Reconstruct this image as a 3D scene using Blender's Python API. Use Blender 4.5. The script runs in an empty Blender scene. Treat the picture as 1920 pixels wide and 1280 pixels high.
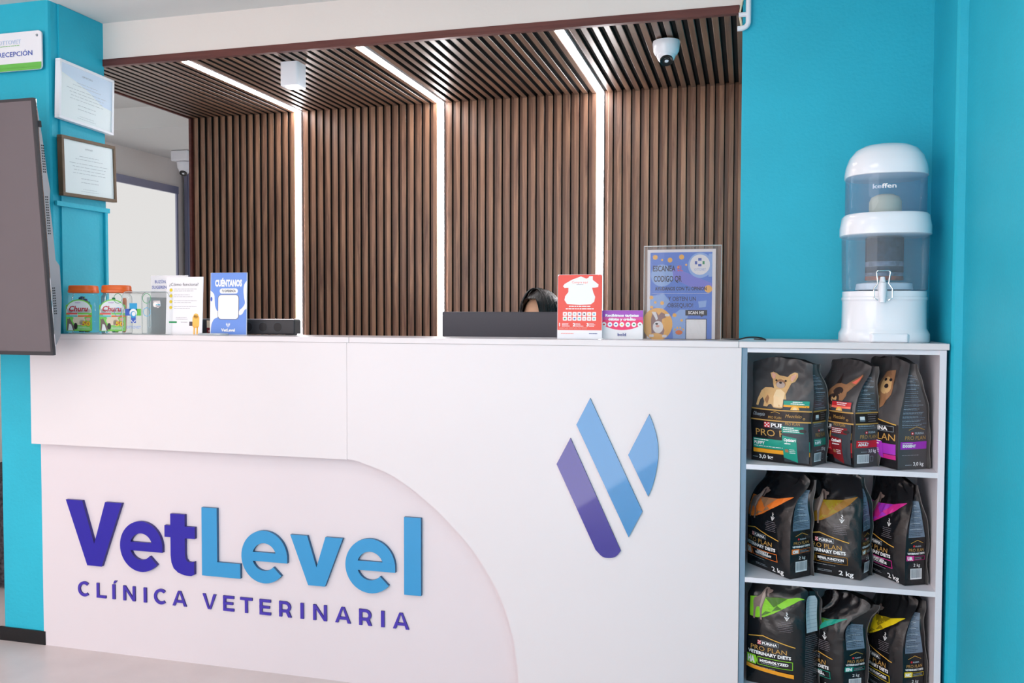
import bpy, bmesh, math, random
from math import sin, cos, pi, radians
from mathutils import Vector, Matrix, noise

S = bpy.context.scene
C = S.collection

# ------------------------------------------------------------------ camera
cd = bpy.data.cameras.new('camera')
cam = bpy.data.objects.new('camera', cd)
C.objects.link(cam)
cd.sensor_fit = 'HORIZONTAL'
cd.sensor_width = 36.0
cd.lens = 36.0 * 1634.7 / 1920.0
cd.clip_start = 0.02
yaw, pitch, roll = .262352, .0351273, -.0023062
cam.matrix_world = (Matrix.Translation((0, -2.6, 1.242)) @ Matrix.Rotation(yaw, 4, 'Z')
                    @ Matrix.Rotation(pi / 2 - pitch, 4, 'X') @ Matrix.Rotation(-roll, 4, 'Z'))
S.camera = cam

# ------------------------------------------------------------------ world, exposure
w = bpy.data.worlds.new('world')
S.world = w
w.use_nodes = True
w.node_tree.nodes['Background'].inputs[0].default_value = (.86, .92, 1, 1)
w.node_tree.nodes['Background'].inputs[1].default_value = 1.0
S.view_settings.view_transform = 'Standard'
S.view_settings.look = 'None'
S.view_settings.exposure = -0.25
S.view_settings.gamma = 1.0
S.view_settings.use_curve_mapping = False
PANEL_E = 6.6      # ceiling light panels of the front room
WINDOW_E = 4.9      # frosted daylight window and the added fill panel
LED_E = 40.0        # led strips of the reception recess


def lin(c):
    r = []
    for v in c:
        v = v / 255.0
        r.append(v / 12.92 if v <= .04045 else ((v + .055) / 1.055) ** 2.4)
    return tuple(r) + (1,)


MATS = {}


def mat(name, rgb, rough=.5, metal=0., spec=.5, coat=0., emit=0., bump=0., bscale=60., vary=0., vscale=4., trans=0., ior=1.45, stretch=None):
    m = bpy.data.materials.new(name)
    m.use_nodes = True
    nt = m.node_tree
    b = nt.nodes['Principled BSDF']
    c = lin(rgb)
    b.inputs['Base Color'].default_value = c
    b.inputs['Roughness'].default_value = rough
    b.inputs['Metallic'].default_value = metal
    b.inputs['Specular IOR Level'].default_value = spec
    b.inputs['Coat Weight'].default_value = coat
    b.inputs['Coat Roughness'].default_value = .04
    b.inputs['IOR'].default_value = ior
    b.inputs['Transmission Weight'].default_value = trans
    if emit:
        b.inputs['Emission Color'].default_value = c
        b.inputs['Emission Strength'].default_value = emit
    if bump or vary:
        tc = nt.nodes.new('ShaderNodeTexCoord')
        mp = nt.nodes.new('ShaderNodeMapping')
        nt.links.new(tc.outputs['Object'], mp.inputs[0])
        if stretch:
            mp.inputs['Scale'].default_value = stretch
    if bump:
        n = nt.nodes.new('ShaderNodeTexNoise')
        n.inputs['Scale'].default_value = bscale
        n.inputs['Detail'].default_value = 4
        nt.links.new(mp.outputs[0], n.inputs['Vector'])
        bp = nt.nodes.new('ShaderNodeBump')
        bp.inputs['Strength'].default_value = bump
        bp.inputs['Distance'].default_value = .01
        nt.links.new(n.outputs['Fac'], bp.inputs['Height'])
        nt.links.new(bp.outputs[0], b.inputs['Normal'])
    if vary:
        n = nt.nodes.new('ShaderNodeTexNoise')
        n.inputs['Scale'].default_value = vscale
        n.inputs['Detail'].default_value = 5
        nt.links.new(mp.outputs[0], n.inputs['Vector'])
        r = nt.nodes.new('ShaderNodeValToRGB')
        r.color_ramp.elements[0].position = .3
        r.color_ramp.elements[1].position = .7
        r.color_ramp.elements[0].color = tuple(x * (1 - vary) for x in c[:3]) + (1,)
        r.color_ramp.elements[1].color = tuple(min(1, x * (1 + vary)) for x in c[:3]) + (1,)
        nt.links.new(n.outputs['Fac'], r.inputs[0])
        nt.links.new(r.outputs[0], b.inputs['Base Color'])
    MATS[name] = m
    return m


def clear(name, rgb=(255, 255, 255), gl=.12, rough=.03, tint=1.0):
    """thin clear plastic: tinted see-through with a fresnel gloss"""
    m = bpy.data.materials.new(name)
    m.use_nodes = True
    nt = m.node_tree
    nt.nodes.clear()
    o = nt.nodes.new('ShaderNodeOutputMaterial')
    t = nt.nodes.new('ShaderNodeBsdfTransparent')
    t.inputs[0].default_value = lin(rgb)
    g = nt.nodes.new('ShaderNodeBsdfGlossy')
    g.inputs['Roughness'].default_value = rough
    d = nt.nodes.new('ShaderNodeBsdfDiffuse')
    d.inputs[0].default_value = lin(rgb)
    f = nt.nodes.new('ShaderNodeLayerWeight')
    f.inputs[0].default_value = .12
    mm = nt.nodes.new('ShaderNodeMath')
    mm.operation = 'MULTIPLY_ADD'
    mm.inputs[1].default_value = .5
    mm.inputs[2].default_value = gl * .2
    nt.links.new(f.outputs['Fresnel'], mm.inputs[0])
    a = nt.nodes.new('ShaderNodeMixShader')
    a.inputs[0].default_value = gl
    nt.links.new(t.outputs[0], a.inputs[1])
    nt.links.new(d.outputs[0], a.inputs[2])
    b = nt.nodes.new('ShaderNodeMixShader')
    nt.links.new(mm.outputs[0], b.inputs[0])
    nt.links.new(a.outputs[0], b.inputs[1])
    nt.links.new(g.outputs[0], b.inputs[2])
    nt.links.new(b.outputs[0], o.inputs[0])
    MATS[name] = m
    return m


def emis(name, rgb, s):
    m = bpy.data.materials.new(name)
    m.use_nodes = True
    nt = m.node_tree
    nt.nodes.clear()
    o = nt.nodes.new('ShaderNodeOutputMaterial')
    e = nt.nodes.new('ShaderNodeEmission')
    e.inputs[0].default_value = lin(rgb)
    e.inputs[1].default_value = s
    nt.links.new(e.outputs[0], o.inputs[0])
    MATS[name] = m
    return m


def wood(name, dark, light, axis, rough=.34, sp=.5):
    """wood grain running along one axis"""
    m = mat(name, dark, rough, spec=sp)
    nt = m.node_tree
    b = nt.nodes['Principled BSDF']
    tc = nt.nodes.new('ShaderNodeTexCoord')
    mp = nt.nodes.new('ShaderNodeMapping')
    sc = [26., 26., 26.]
    sc['xyz'.index(axis)] = 1.6
    mp.inputs['Scale'].default_value = sc
    nt.links.new(tc.outputs['Object'], mp.inputs[0])
    n = nt.nodes.new('ShaderNodeTexNoise')
    n.inputs['Scale'].default_value = 1.6
    n.inputs['Detail'].default_value = 8
    n.inputs['Roughness'].default_value = .62
    n.inputs['Distortion'].default_value = .6
    nt.links.new(mp.outputs[0], n.inputs['Vector'])
    r = nt.nodes.new('ShaderNodeValToRGB')
    r.color_ramp.elements[0].position = .32
    r.color_ramp.elements[1].position = .72
    r.color_ramp.elements[0].color = lin(dark)
    r.color_ramp.elements[1].color = lin(light)
    nt.links.new(n.outputs['Fac'], r.inputs[0])
    nt.links.new(r.outputs[0], b.inputs['Base Color'])
    bp = nt.nodes.new('ShaderNodeBump')
    bp.inputs['Strength'].default_value = .12
    bp.inputs['Distance'].default_value = .004
    nt.links.new(n.outputs['Fac'], bp.inputs['Height'])
    nt.links.new(bp.outputs[0], b.inputs['Normal'])
    return m


mat('teal', (34, 178, 204), .55, bump=.12, bscale=90, vary=.05, vscale=3)
mat('white_wall', (230, 220, 214), .7, bump=.08, bscale=70, vary=.02, vscale=2)
mat('ceiling_white', (226, 226, 224), .8, bump=.05, bscale=50)
mat('floor', (216, 203, 202), .32, vary=.05, vscale=7, bump=.02, bscale=120)
mat('laminate', (226, 219, 222), .22, spec=.4)
mat('laminate_low', (224, 214, 219), .28, spec=.4)
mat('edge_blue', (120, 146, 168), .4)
mat('shelf_white', (228, 226, 234), .35)
mat('dark_gap', (14, 12, 12), .8)
mat('baseboard', (12, 12, 16), .35)
mat('slit', (16, 10, 8), .9)
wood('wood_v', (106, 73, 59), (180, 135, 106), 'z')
wood('wood_groove_shade', (84, 56, 45), (138, 101, 80), 'z')  # darker copy of the slat wood: groove shade put into the colour
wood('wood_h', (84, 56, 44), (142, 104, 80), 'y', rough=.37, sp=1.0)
wood('trim_wood', (88, 42, 38), (112, 62, 54), 'x', rough=.42)
emis('led', (255, 253, 255), LED_E)
emis('panel_light', (255, 240, 232), PANEL_E)
emis('window_fill_glow', (255, 249, 250), WINDOW_E)
emis('lamp_warm', (255, 246, 225), 14)
mat('metal', (205, 205, 210), .22, metal=1)
mat('alu', (150, 152, 176), .32, metal=.6)
mat('chrome', (225, 225, 228), .08, metal=1)
mat('white_plastic', (236, 236, 242), .28)
mat('white_gloss', (238, 239, 246), .16, coat=.3)
mat('ivory', (226, 214, 186), .6)
mat('black_plastic', (18, 18, 20), .35)
mat('dark_grey', (62, 60, 70), .45)
mat('tv_screen', (92, 84, 90), .26, spec=.7, vary=.04, vscale=2)
mat('tv_back', (150, 152, 158), .4, metal=.3)
mat('tv_dark', (44, 44, 50), .4)
mat('vent_hole', (40, 40, 44), .7)
mat('orange', (238, 104, 34), .3)
mat('purple_acrylic', (28, 18, 140), .045, spec=.85)
mat('blue_acrylic', (36, 132, 192), .045, spec=.85)
mat('purple_matte', (34, 25, 158), .3)
mat('blue_matte', (50, 148, 203), .3)
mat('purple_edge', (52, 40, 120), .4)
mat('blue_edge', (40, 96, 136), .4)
mat('purple_small', (66, 50, 168), .3)
clear('clear', (252, 253, 253), .03)
clear('clear_edge', (232, 238, 240), .35)
clear('blue_clear', (232, 242, 250), .10)
clear('blue_clear_deep', (224, 236, 248), .12)
clear('acrylic_grey', (244, 242, 242), .035)
mat('paper', (240, 238, 242), .6)
mat('cert_paper', (228, 236, 238), .5)
mat('frame_wood', (104, 82, 62), .45, vary=.12, vscale=20)
mat('skin', (232, 182, 150), .5, spec=.4)
mat('hair', (20, 18, 20), .32, bump=.6, bscale=40, stretch=(9, 1.2, 1.2), vary=.5, vscale=18)
mat('scrubs', (60, 96, 128), .8)
mat('bag_black', (19, 18, 21), .26, spec=.6, bump=.35, bscale=22, vary=.25, vscale=9)
mat('bag_grey', (78, 75, 77), .34, spec=.5, bump=.3, bscale=18, vary=.12, vscale=6)
mat('bag_seam', (120, 116, 116), .3)
mat('bag_dark', (16, 16, 19), .4)
mat('rock_red', (150, 80, 62), .8, vary=.5, vscale=60)
mat('rock_grey', (108, 116, 134), .8, vary=.5, vscale=70)
mat('rock_dark', (38, 52, 70), .8, vary=.6, vscale=90)
mat('water', (176, 200, 214), .1)
mat('speckled', (58, 54, 60), .9, vary=.9, vscale=60)
mat('desk', (210, 206, 204), .4)
mat('green_ribbon', (30, 128, 96), .5)

# flat print inks
INK = dict(white=(240, 240, 242), black=(24, 22, 26), gold=(196, 152, 82), goldline=(214, 166, 72), red=(206, 44, 52),
           grey_text=(120, 130, 142), sidetext=(112, 130, 150), pale=(168, 178, 188), orange=(232, 120, 44), brown=(150, 104, 30),
           magenta=(204, 40, 138), green=(134, 204, 44), dgreen=(74, 116, 40), teal=(24, 150, 130), yellow=(236, 206, 30), dyellow=(150, 128, 20),
           purple=(166, 52, 190), hound=(132, 112, 106), hound2=(178, 158, 148), hound3=(60, 48, 46), fawn=(214, 172, 120), fawn2=(236, 206, 164),
           fawn3=(160, 116, 84), pink=(226, 172, 156), nose=(48, 40, 42), amber=(240, 164, 40), cardred=(236, 88, 78), coral=(250, 120, 100),
           posterblue=(92, 136, 226), posterlight=(150, 186, 240), posterviolet=(128, 132, 226), posteror=(250, 190, 92), dogbrown=(150, 110, 108),
           violet=(164, 84, 188), hotpink=(240, 62, 112), midpink=(214, 86, 160), cyan=(60, 160, 210), navy=(44, 60, 140), cblue=(112, 150, 226),
           dblue=(70, 100, 190), churured=(196, 34, 56), lime=(128, 214, 88), cream=(234, 214, 190), aqua=(104, 196, 190), catgrey=(122, 104, 96),
           gtext=(150, 142, 150), sky=(206, 222, 240), textgrey=(176, 184, 190), signgreen=(108, 190, 84), bluetxt=(66, 88, 178), leaf=(40, 150, 90),
           text_dark=(84, 74, 84), posterink=(44, 36, 48), bandbrown=(44, 34, 32), dred=(132, 28, 36), slate=(54, 62, 70), ltgreen=(150, 220, 120), panel_pale=(196, 206, 214))


def ink(n, rough=.4):
    k = 'ink_' + n
    if k not in MATS:
        mat(k, INK[n], rough, spec=.4)
    return MATS[k]


# ------------------------------------------------------------------ object helpers
def tag(o, label=None, cat=None, group=None, kind=None):
    if label:
        o['label'] = label
    if cat:
        o['category'] = cat
    if group:
        o['group'] = group
    if kind:
        o['kind'] = kind
    return o


def thing(name, label, cat, loc=(0, 0, 0), group=None, rotz=0.):
    o = bpy.data.objects.new(name, None)
    o.empty_display_size = .05
    C.objects.link(o)
    o.location = loc
    o.rotation_euler = (0, 0, rotz)
    return tag(o, label, cat, group)


class MB:
    """collects shapes in WORLD coordinates (or local, when local=True at build) for ONE mesh object"""

    def __init__(s):
        s.v, s.f, s.m = [], [], []

    def add(s, vs, fs, mi=0):
        k = len(s.v)
        s.v += [tuple(v) for v in vs]
        for f in fs:
            s.f.append(tuple(i + k for i in f))
            s.m.append(mi)
        return s

    def box(s, x0, x1, y0, y1, z0, z1, mi=0):
        vs = [(x, y, z) for z in (z0, z1) for y in (y0, y1) for x in (x0, x1)]
        return s.add(vs, [(0, 2, 3, 1), (4, 5, 7, 6), (0, 1, 5, 4), (2, 6, 7, 3), (0, 4, 6, 2), (1, 3, 7, 5)], mi)

    def prism(s, pts, a, b, axis='y', mi=0):
        """extrude a 2D polygon: axis y -> pts are (x,z); axis x -> (y,z); axis z -> (x,y)"""
        n = len(pts)

        def P(p, t):
            return {'y': (p[0], t, p[1]), 'x': (t, p[0], p[1]), 'z': (p[0], p[1], t)}[axis]
        vs = [P(p, a) for p in pts] + [P(p, b) for p in pts]
        fs = [tuple(range(n)), tuple(range(2 * n - 1, n - 1, -1))]
        fs += [(i, i + n, (i + 1) % n + n, (i + 1) % n) for i in range(n)]
        return s.add(vs, fs, mi)

    def lathe(s, prof, cx, cy, z0, n=40, mi=0, sq=0., rot=0., cap=True):
        """prof: (r, z); sq > 0 squares the cross-section"""
        vs, fs = [], []
        for r, z in prof:
            for i in range(n):
                a = 2 * pi * i / n
                k = 1.
                if sq:
                    e = 2 + sq
                    k = (abs(cos(a)) ** e + abs(sin(a)) ** e) ** (-1 / e)
                x, y = r * k * cos(a), r * k * sin(a)
                vs.append((cx + x * cos(rot) - y * sin(rot), cy + x * sin(rot) + y * cos(rot), z0 + z))
        for j in range(len(prof) - 1):
            for i in range(n):
                a, b = j * n + i, j * n + (i + 1) % n
                fs.append((a, b, b + n, a + n))
        if cap:
            fs.append(tuple(range(n - 1, -1, -1)))
            k = (len(prof) - 1) * n
            fs.append(tuple(range(k, k + n)))
        return s.add(vs, fs, mi)

    def tube(s, path, r, n=10, mi=0, closed=False):
        P = [Vector(p) for p in path]
        m = len(P)
        vs, fs = [], []
        up = None
        for i, p in enumerate(P):
            if closed:
                d = P[(i + 1) % m] - P[i - 1]
            else:
                d = P[min(i + 1, m - 1)] - P[max(i - 1, 0)]
            d.normalize()
            if up is None:
                up = Vector((0, 0, 1)) if abs(d.z) < .9 else Vector((1, 0, 0))
            u = d.cross(up).normalized()
            w_ = u.cross(d).normalized()
            up = w_
            rr = r[i] if isinstance(r, (list, tuple)) else r
            for k in range(n):
                a = 2 * pi * k / n
                vs.append(p + u * rr * cos(a) + w_ * rr * sin(a))
        for i in range(m if closed else m - 1):
            for k in range(n):
                a, b = i * n + k, i * n + (k + 1) % n
                c, d_ = ((i + 1) % m) * n + (k + 1) % n, ((i + 1) % m) * n + k
                fs.append((a, b, c, d_))
        if not closed:
            fs.append(tuple(range(n - 1, -1, -1)))
            fs.append(tuple(range((m - 1) * n, m * n)))
        return s.add(vs, fs, mi)

    def ball(s, c, r, nu=20, nv=12, mi=0, f=None):
        vs, fs = [], []
        rx, ry, rz = r if isinstance(r, tuple) else (r, r, r)
        for j in range(nv + 1):
            t = pi * j / nv
            for i in range(nu):
                a = 2 * pi * i / nu
                p = Vector((sin(t) * cos(a), sin(t) * sin(a), cos(t)))
                if f:
                    p = f(p)
                vs.append((c[0] + rx * p.x, c[1] + ry * p.y, c[2] + rz * p.z))
        for j in range(nv):
            for i in range(nu):
                a, b = j * nu + i, j * nu + (i + 1) % nu
                fs.append((a, a + nu, b + nu, b))
        return s.add(vs, fs, mi)

    def build(s, name, mats, parent=None, smooth=False, bevel=0., seg=2, merge=False):
        me = bpy.data.meshes.new(name)
        me.from_pydata(s.v, [], s.f)
        for m in (mats if isinstance(mats, (list, tuple)) else [mats]):
            me.materials.append(MATS[m] if isinstance(m, str) else m)
        me.polygons.foreach_set('material_index', s.m)
        bm = bmesh.new()
        bm.from_mesh(me)
        if merge:
            bmesh.ops.remove_doubles(bm, verts=bm.verts, dist=1e-6)
        bmesh.ops.recalc_face_normals(bm, faces=bm.faces)
        bm.to_mesh(me)
        bm.free()
        if smooth:
            me.polygons.foreach_set('use_smooth', [True] * len(me.polygons))
            me.set_sharp_from_angle(angle=radians(40))
        o = bpy.data.objects.new(name, me)
        C.objects.link(o)
        if parent:
            bpy.context.view_layer.update()
            o.parent = parent
            o.matrix_parent_inverse = parent.matrix_world.inverted()
        if bevel:
            b = o.modifiers.new('bevel', 'BEVEL')
            b.width = bevel
            b.segments = seg
            b.limit_method = 'ANGLE'
            b.harden_normals = False
        return o


_tc = {}


def glyphs(s, bold):
    k = (s, bold)
    if k not in _tc:
        c = bpy.data.curves.new('t', 'FONT')
        c.body = s
        c.resolution_u = 2
        c.offset = bold
        o = bpy.data.objects.new('t', c)
        C.objects.link(o)
        dg = bpy.context.evaluated_depsgraph_get()
        m = bpy.data.meshes.new_from_object(o.evaluated_get(dg))
        vs = [(v.co.x, v.co.y) for v in m.vertices]
        fs = [tuple(p.vertices) for p in m.polygons]
        bpy.data.objects.remove(o)
        bpy.data.curves.remove(c)
        bpy.data.meshes.remove(m)
        _tc[k] = (vs, fs)
    return _tc[k]


class Print:
    """flat inks laid on a surface; u, v in metres, layers stacked outwards"""

    def __init__(s):
        s.v, s.f, s.m, s.inks = [], [], [], []

    def ii(s, c):
        if c not in s.inks:
            s.inks.append(c)
        return s.inks.index(c)

    def raw(s, vs, fs, c, L):
        k = len(s.v)
        s.v += [(x, y, L) for x, y in vs]
        for f in fs:
            s.f.append(tuple(i + k for i in f))
            s.m.append(s.ii(c))

    def poly(s, pts, c, L=1):
        s.raw(pts, [tuple(range(len(pts)))], c, L)

    def rect(s, x0, y0, x1, y1, c, L=1):
        s.poly([(x0, y0), (x1, y0), (x1, y1), (x0, y1)], c, L)

    def rrect(s, x0, y0, x1, y1, r, c, L=1, n=5):
        p = []
        for cx, cy, a0 in ((x1 - r, y0 + r, -90), (x1 - r, y1 - r, 0), (x0 + r, y1 - r, 90), (x0 + r, y0 + r, 180)):
            p += [(cx + r * cos(radians(a0 + 90 * i / n)), cy + r * sin(radians(a0 + 90 * i / n))) for i in range(n + 1)]
        s.poly(p, c, L)

    def ell(s, cx, cy, rx, ry, c, L=1, n=24, a0=0, a1=360):
        s.poly([(cx + rx * cos(radians(a0 + (a1 - a0) * i / n)), cy + ry * sin(radians(a0 + (a1 - a0) * i / n))) for i in range(n + (0 if a1 - a0 >= 360 else 1))], c, L)

    def ring(s, cx, cy, r, t, c, L=1, n=28):
        vs, fs = [], []
        for i in range(n):
            a = 2 * pi * i / n
            vs += [(cx + r * cos(a), cy + r * sin(a)), (cx + (r - t) * cos(a), cy + (r - t) * sin(a))]
        for i in range(n):
            a, b = 2 * i, 2 * ((i + 1) % n)
            fs.append((a, b, b + 1, a + 1))
        s.raw(vs, fs, c, L)

    def frame(s, x0, y0, x1, y1, t, c, L=1):
        s.rect(x0, y0, x1, y0 + t, c, L)
        s.rect(x0, y1 - t, x1, y1, c, L)
        s.rect(x0, y0 + t, x0 + t, y1 - t, c, L)
        s.rect(x1 - t, y0 + t, x1, y1 - t, c, L)

    def line(s, pts, t, c, L=1):
        for a, b in zip(pts, pts[1:]):
            d = math.hypot(b[0] - a[0], b[1] - a[1]) or 1
            nx, ny = -(b[1] - a[1]) / d * t / 2, (b[0] - a[0]) / d * t / 2
            s.poly([(a[0] - nx, a[1] - ny), (b[0] - nx, b[1] - ny), (b[0] + nx, b[1] + ny), (a[0] + nx, a[1] + ny)], c, L)

    def text(s, t, x, y, h, c, L=2, w=None, bold=.0, al='l', shear=0.):
        vs, fs = glyphs(t, bold)
        if not vs:
            return
        k = h / .68
        x0, x1 = min(v[0] for v in vs), max(v[0] for v in vs)
        kx = (w / (x1 - x0)) if w else k
        W = (x1 - x0) * kx
        ox = x - {'l': 0, 'c': W / 2, 'r': W}[al]
        s.raw([(ox + (a - x0) * kx + shear * b * k, y + b * k) for a, b in vs], fs, c, L)

    def lines(s, x0, x1, y1, n, dy, h, c, L=2, seed=0, al='l'):
        """rows of small print too fine to read"""
        r = random.Random(seed)
        for i in range(n):
            y = y1 - i * dy
            W = (x1 - x0) * r.uniform(.6, 1)
            a = x0 if al == 'l' else (x0 + x1) / 2 - W / 2
            x = a
            while x < a + W:
                q = r.uniform(.04, .16) * (x1 - x0)
                s.rect(x, y, min(x + q, a + W), y + h, c, L)
                x += q + (x1 - x0) * .018

    def build(s, name, fn, parent=None, grid=None, smooth=False):
        me = bpy.data.meshes.new(name)
        bm = bmesh.new()
        V = [bm.verts.new(v) for v in s.v]
        for f, m in zip(s.f, s.m):
            try:
                q = bm.faces.new([V[i] for i in f])
                q.material_index = m
            except ValueError:
                pass
        if grid:
            big = [f for f in bm.faces if len(f.verts) > 4]
            bmesh.ops.triangulate(bm, faces=big)
            for _ in range(5):
                es = [e for e in bm.edges if e.calc_length() > grid]
                if not es:
                    break
                bmesh.ops.subdivide_edges(bm, edges=es, cuts=1)
                bmesh.ops.triangulate(bm, faces=[f for f in bm.faces if len(f.verts) > 4])
        for v in bm.verts:
            v.co = fn(v.co.x, v.co.y, v.co.z)
        bm.to_mesh(me)
        bm.free()
        for c in s.inks:
            me.materials.append(ink(c))
        o = bpy.data.objects.new(name, me)
        C.objects.link(o)
        if parent:
            bpy.context.view_layer.update()
            o.parent = parent
            o.matrix_parent_inverse = parent.matrix_world.inverted()
        return o


def plane(O, U, V, off=.0006, eps=.00025):
    """map for a flat surface: origin, unit directions"""
    O, U, V = Vector(O), Vector(U).normalized(), Vector(V).normalized()
    N = U.cross(V).normalized()
    return lambda u, v, L: O + U * u + V * v + N * (off + eps * L)


# ------------------------------------------------------------------ the setting
CZ, SZ = 2.358, 2.194     # ceiling height, slatted ceiling height
YB, YW = .31, 1.211       # beam front, slat wall front
XL, XR = -2.68, -.02      # slat panel ends
PX0, PX1, PY0, PY1 = -2.682, -2.445, .0385, .322   # left pillar


def struct(name, mb, m, **k):
    return tag(mb.build(name, m, **k), kind='structure')


struct('floor', MB().box(-4.6, 1.2, -5.3, 3.2, -.06, 0), 'floor')
struct('ceiling', MB().box(-4.6, 1.2, -5.3, 1.541, CZ, CZ + .06), 'ceiling_white')
struct('ceiling', MB().box(-4.6, -.02, 1.541, 3.2, 2.239, CZ + .06), 'ceiling_white')           # dropped soffit at the back
struct('wall_beam', MB().box(-2.45, -.02, YB, YB + .09, SZ + .024, CZ), 'white_wall')
struct('trim_1', MB().box(-2.45, -.033, YB - .004, YB + .018, SZ - .002, SZ + .0245), 'trim_wood', bevel=.001)
struct('wall_back', MB().box(XL, -.02, YW + .05, YW + .13, 0, CZ), 'white_wall')
struct('wall_far', MB().box(-4.6, -2.6, 2.9, 3.0, 0, 2.3), 'white_wall')
# left wall of the back area, with its bright sliding panel
struct('wall_left', MB().box(-3.8, -3.68, 1.0, 2.9, 2.06, 2.24).box(-3.8, -3.68, 2.475, 2.9, 0, 2.06).box(-3.8, -3.68, 1.0, 1.1, 0, 2.06), 'white_wall')
struct('wall_left', MB().box(-4.6, -4.5, -5.3, 3.0, 0, CZ), 'white_wall')
# teal wall right of the recess and the right side wall
struct('wall_right', MB().box(-.022, .62, YB, 1.35, 0, CZ), 'teal')
struct('wall_right', MB().prism([(.54, .34), (.54, .006), (.546, -.003), (.566, -.006), (.566, -5.3), (1.1, -5.3), (1.1, .34)], 0, CZ, 'z'), 'teal')
struct('wall_front', MB().box(-4.6, 1.1, -5.3, -5.2, 0, CZ), 'white_wall')
# left pillar
pl = MB()
pl.prism([(PX0, PY0), (PX1 - .012, PY0), (PX1 - .003, PY0 + .004), (PX1, PY0 + .012), (PX1, PY1), (PX0, PY1)], 0, CZ, 'z')
pl.box(PX1 - .01, PX1 + .007, .084, PY1 - .012, 1.0, CZ - .001)
struct('wall_pillar', pl, 'teal')
struct('baseboard_left', MB().box(PX0 - .02, PX1 - .05, PY0 - .006, PY0, 0, .051), 'baseboard')

# sliding panel (frosted, daylight behind) of the back area
wn = struct('window_1', MB().box(-3.70, -3.672, 1.1, 2.44, 0, 2.012), 'window_back' if 'window_back' in MATS else emis('window_back', (250, 248, 246), .95))
struct('window_frame', MB().box(-3.70, -3.655, 1.1, 2.455, 2.012, 2.06).box(-3.70, -3.66, 2.44, 2.455, 0, 2.012), 'alu', parent=None)
bpy.data.objects['window_frame'].parent = wn
col = MB().box(-3.66, -3.52, 2.52, 2.66, 0, 2.239)
for i in range(4):
    col.box(-3.64 + i * .03, -3.632 + i * .03, 2.512, 2.525, 0, 2.239)
struct('trim_2', col, 'alu')

# frosted shopfront window beside the photographer
wn2 = struct('window_2', MB().prism([(-1.085, -2.35), (-.69, -4.8), (-.70, -4.8), (-1.095, -2.35)], .0, 2.3, 'z'), 'window_fill_glow')

struct('fill_panel', MB().box(-4.3, -.75, -5.2, -5.19, .1, 2.2), 'window_fill_glow')  # unseen glowing panel added on the front wall to brighten the beam


# slatted panels
def slats(name, x0, x1, kind):
    pitch, rib, dep, sl = .0383, .021, .013, .0032
    n = max(1, round((x1 - x0) / pitch))
    p = (x1 - x0) / n
    m, e, wd = MB(), .0015, p
    for i in range(n):
        a = x0 + i * p                       # left slit, groove floor, rib
        g0, g1, r1 = a + sl, a + p - rib, a + p
        prof = [(a, dep + .010), (g0, dep + .010), (g0, dep), (g1 - .0015, dep), (g1, dep - .003), (g1, e), (g1 + e, 0), (r1 - e, 0), (r1, e), (r1, dep + .010)]
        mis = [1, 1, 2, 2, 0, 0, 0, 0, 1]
        for k in range(len(prof) - 1):
            (xa, da), (xb, db) = prof[k], prof[k + 1]
            if kind == 'wall':
                vs = [(xa, YW + da, .0), (xb, YW + db, .0), (xb, YW + db, SZ + .012), (xa, YW + da, SZ + .012)]
            else:
                vs = [(xa, YB + .018, SZ + da), (xb, YB + .018, SZ + db), (xb, YW + .03, SZ + db), (xa, YW + .03, SZ + da)]
            m.add(vs, [(0, 1, 2, 3)], mis[k])
    # backing board and end caps
    if kind == 'wall':
        m.box(x0, x1, YW + dep + .011, YW + .048, 0, SZ + .03, 1)
    else:
        m.box(x0, x1, YB + .019, YW + .03, SZ + dep + .011, SZ + .05, 1)
    o = m.build(name, ['wood_v' if kind == 'wall' else 'wood_h', 'slit', 'wood_groove_shade' if kind == 'wall' else 'slit'])
    return tag(o, kind='structure')


LX = [-2.092, -1.3655, -.626]
ends = [XL] + LX + [XR]
for i in range(4):
    a = ends[i] + (.016 if i else .0)
    b = ends[i + 1] - (.016 if i < 3 else 0)
    slats('wall_back', a, b, 'wall')
    slats('ceiling', a, b, 'ceil')
struct('trim_3', MB().box(XL - .012, XL, YW - .004, YW + .13, 0, SZ), 'trim_wood')
struct('trim_4', MB().box(XL - .010, XL, YB + .1, YW + .05, SZ - .002, SZ + .05), 'trim_wood')
names = ['left', 'middle', 'right']
for x, nm in zip(LX, names):
    t = thing('led_strip', f'{nm} one of three white light strips running along the slatted ceiling and down the wall', 'light strip', (x, YW, 0), 'light strips in the slatted recess')
    MB().box(x - .0155, x + .0155, YW + .004, YW + .02, .0, SZ - .001).box(x - .0155, x + .0155, YB + .03, YW + .02, SZ + .004, SZ + .02).build('channel', 'white_plastic', t)
    MB().box(x - .0125, x + .0125, YW - .001, YW + .004, .0, SZ - .001).build('diffuser', 'led', t)
    MB().box(x - .0125, x + .0125, YB + .03, YW - .001, SZ - .001, SZ + .004).build('diffuser', 'led', t)

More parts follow.
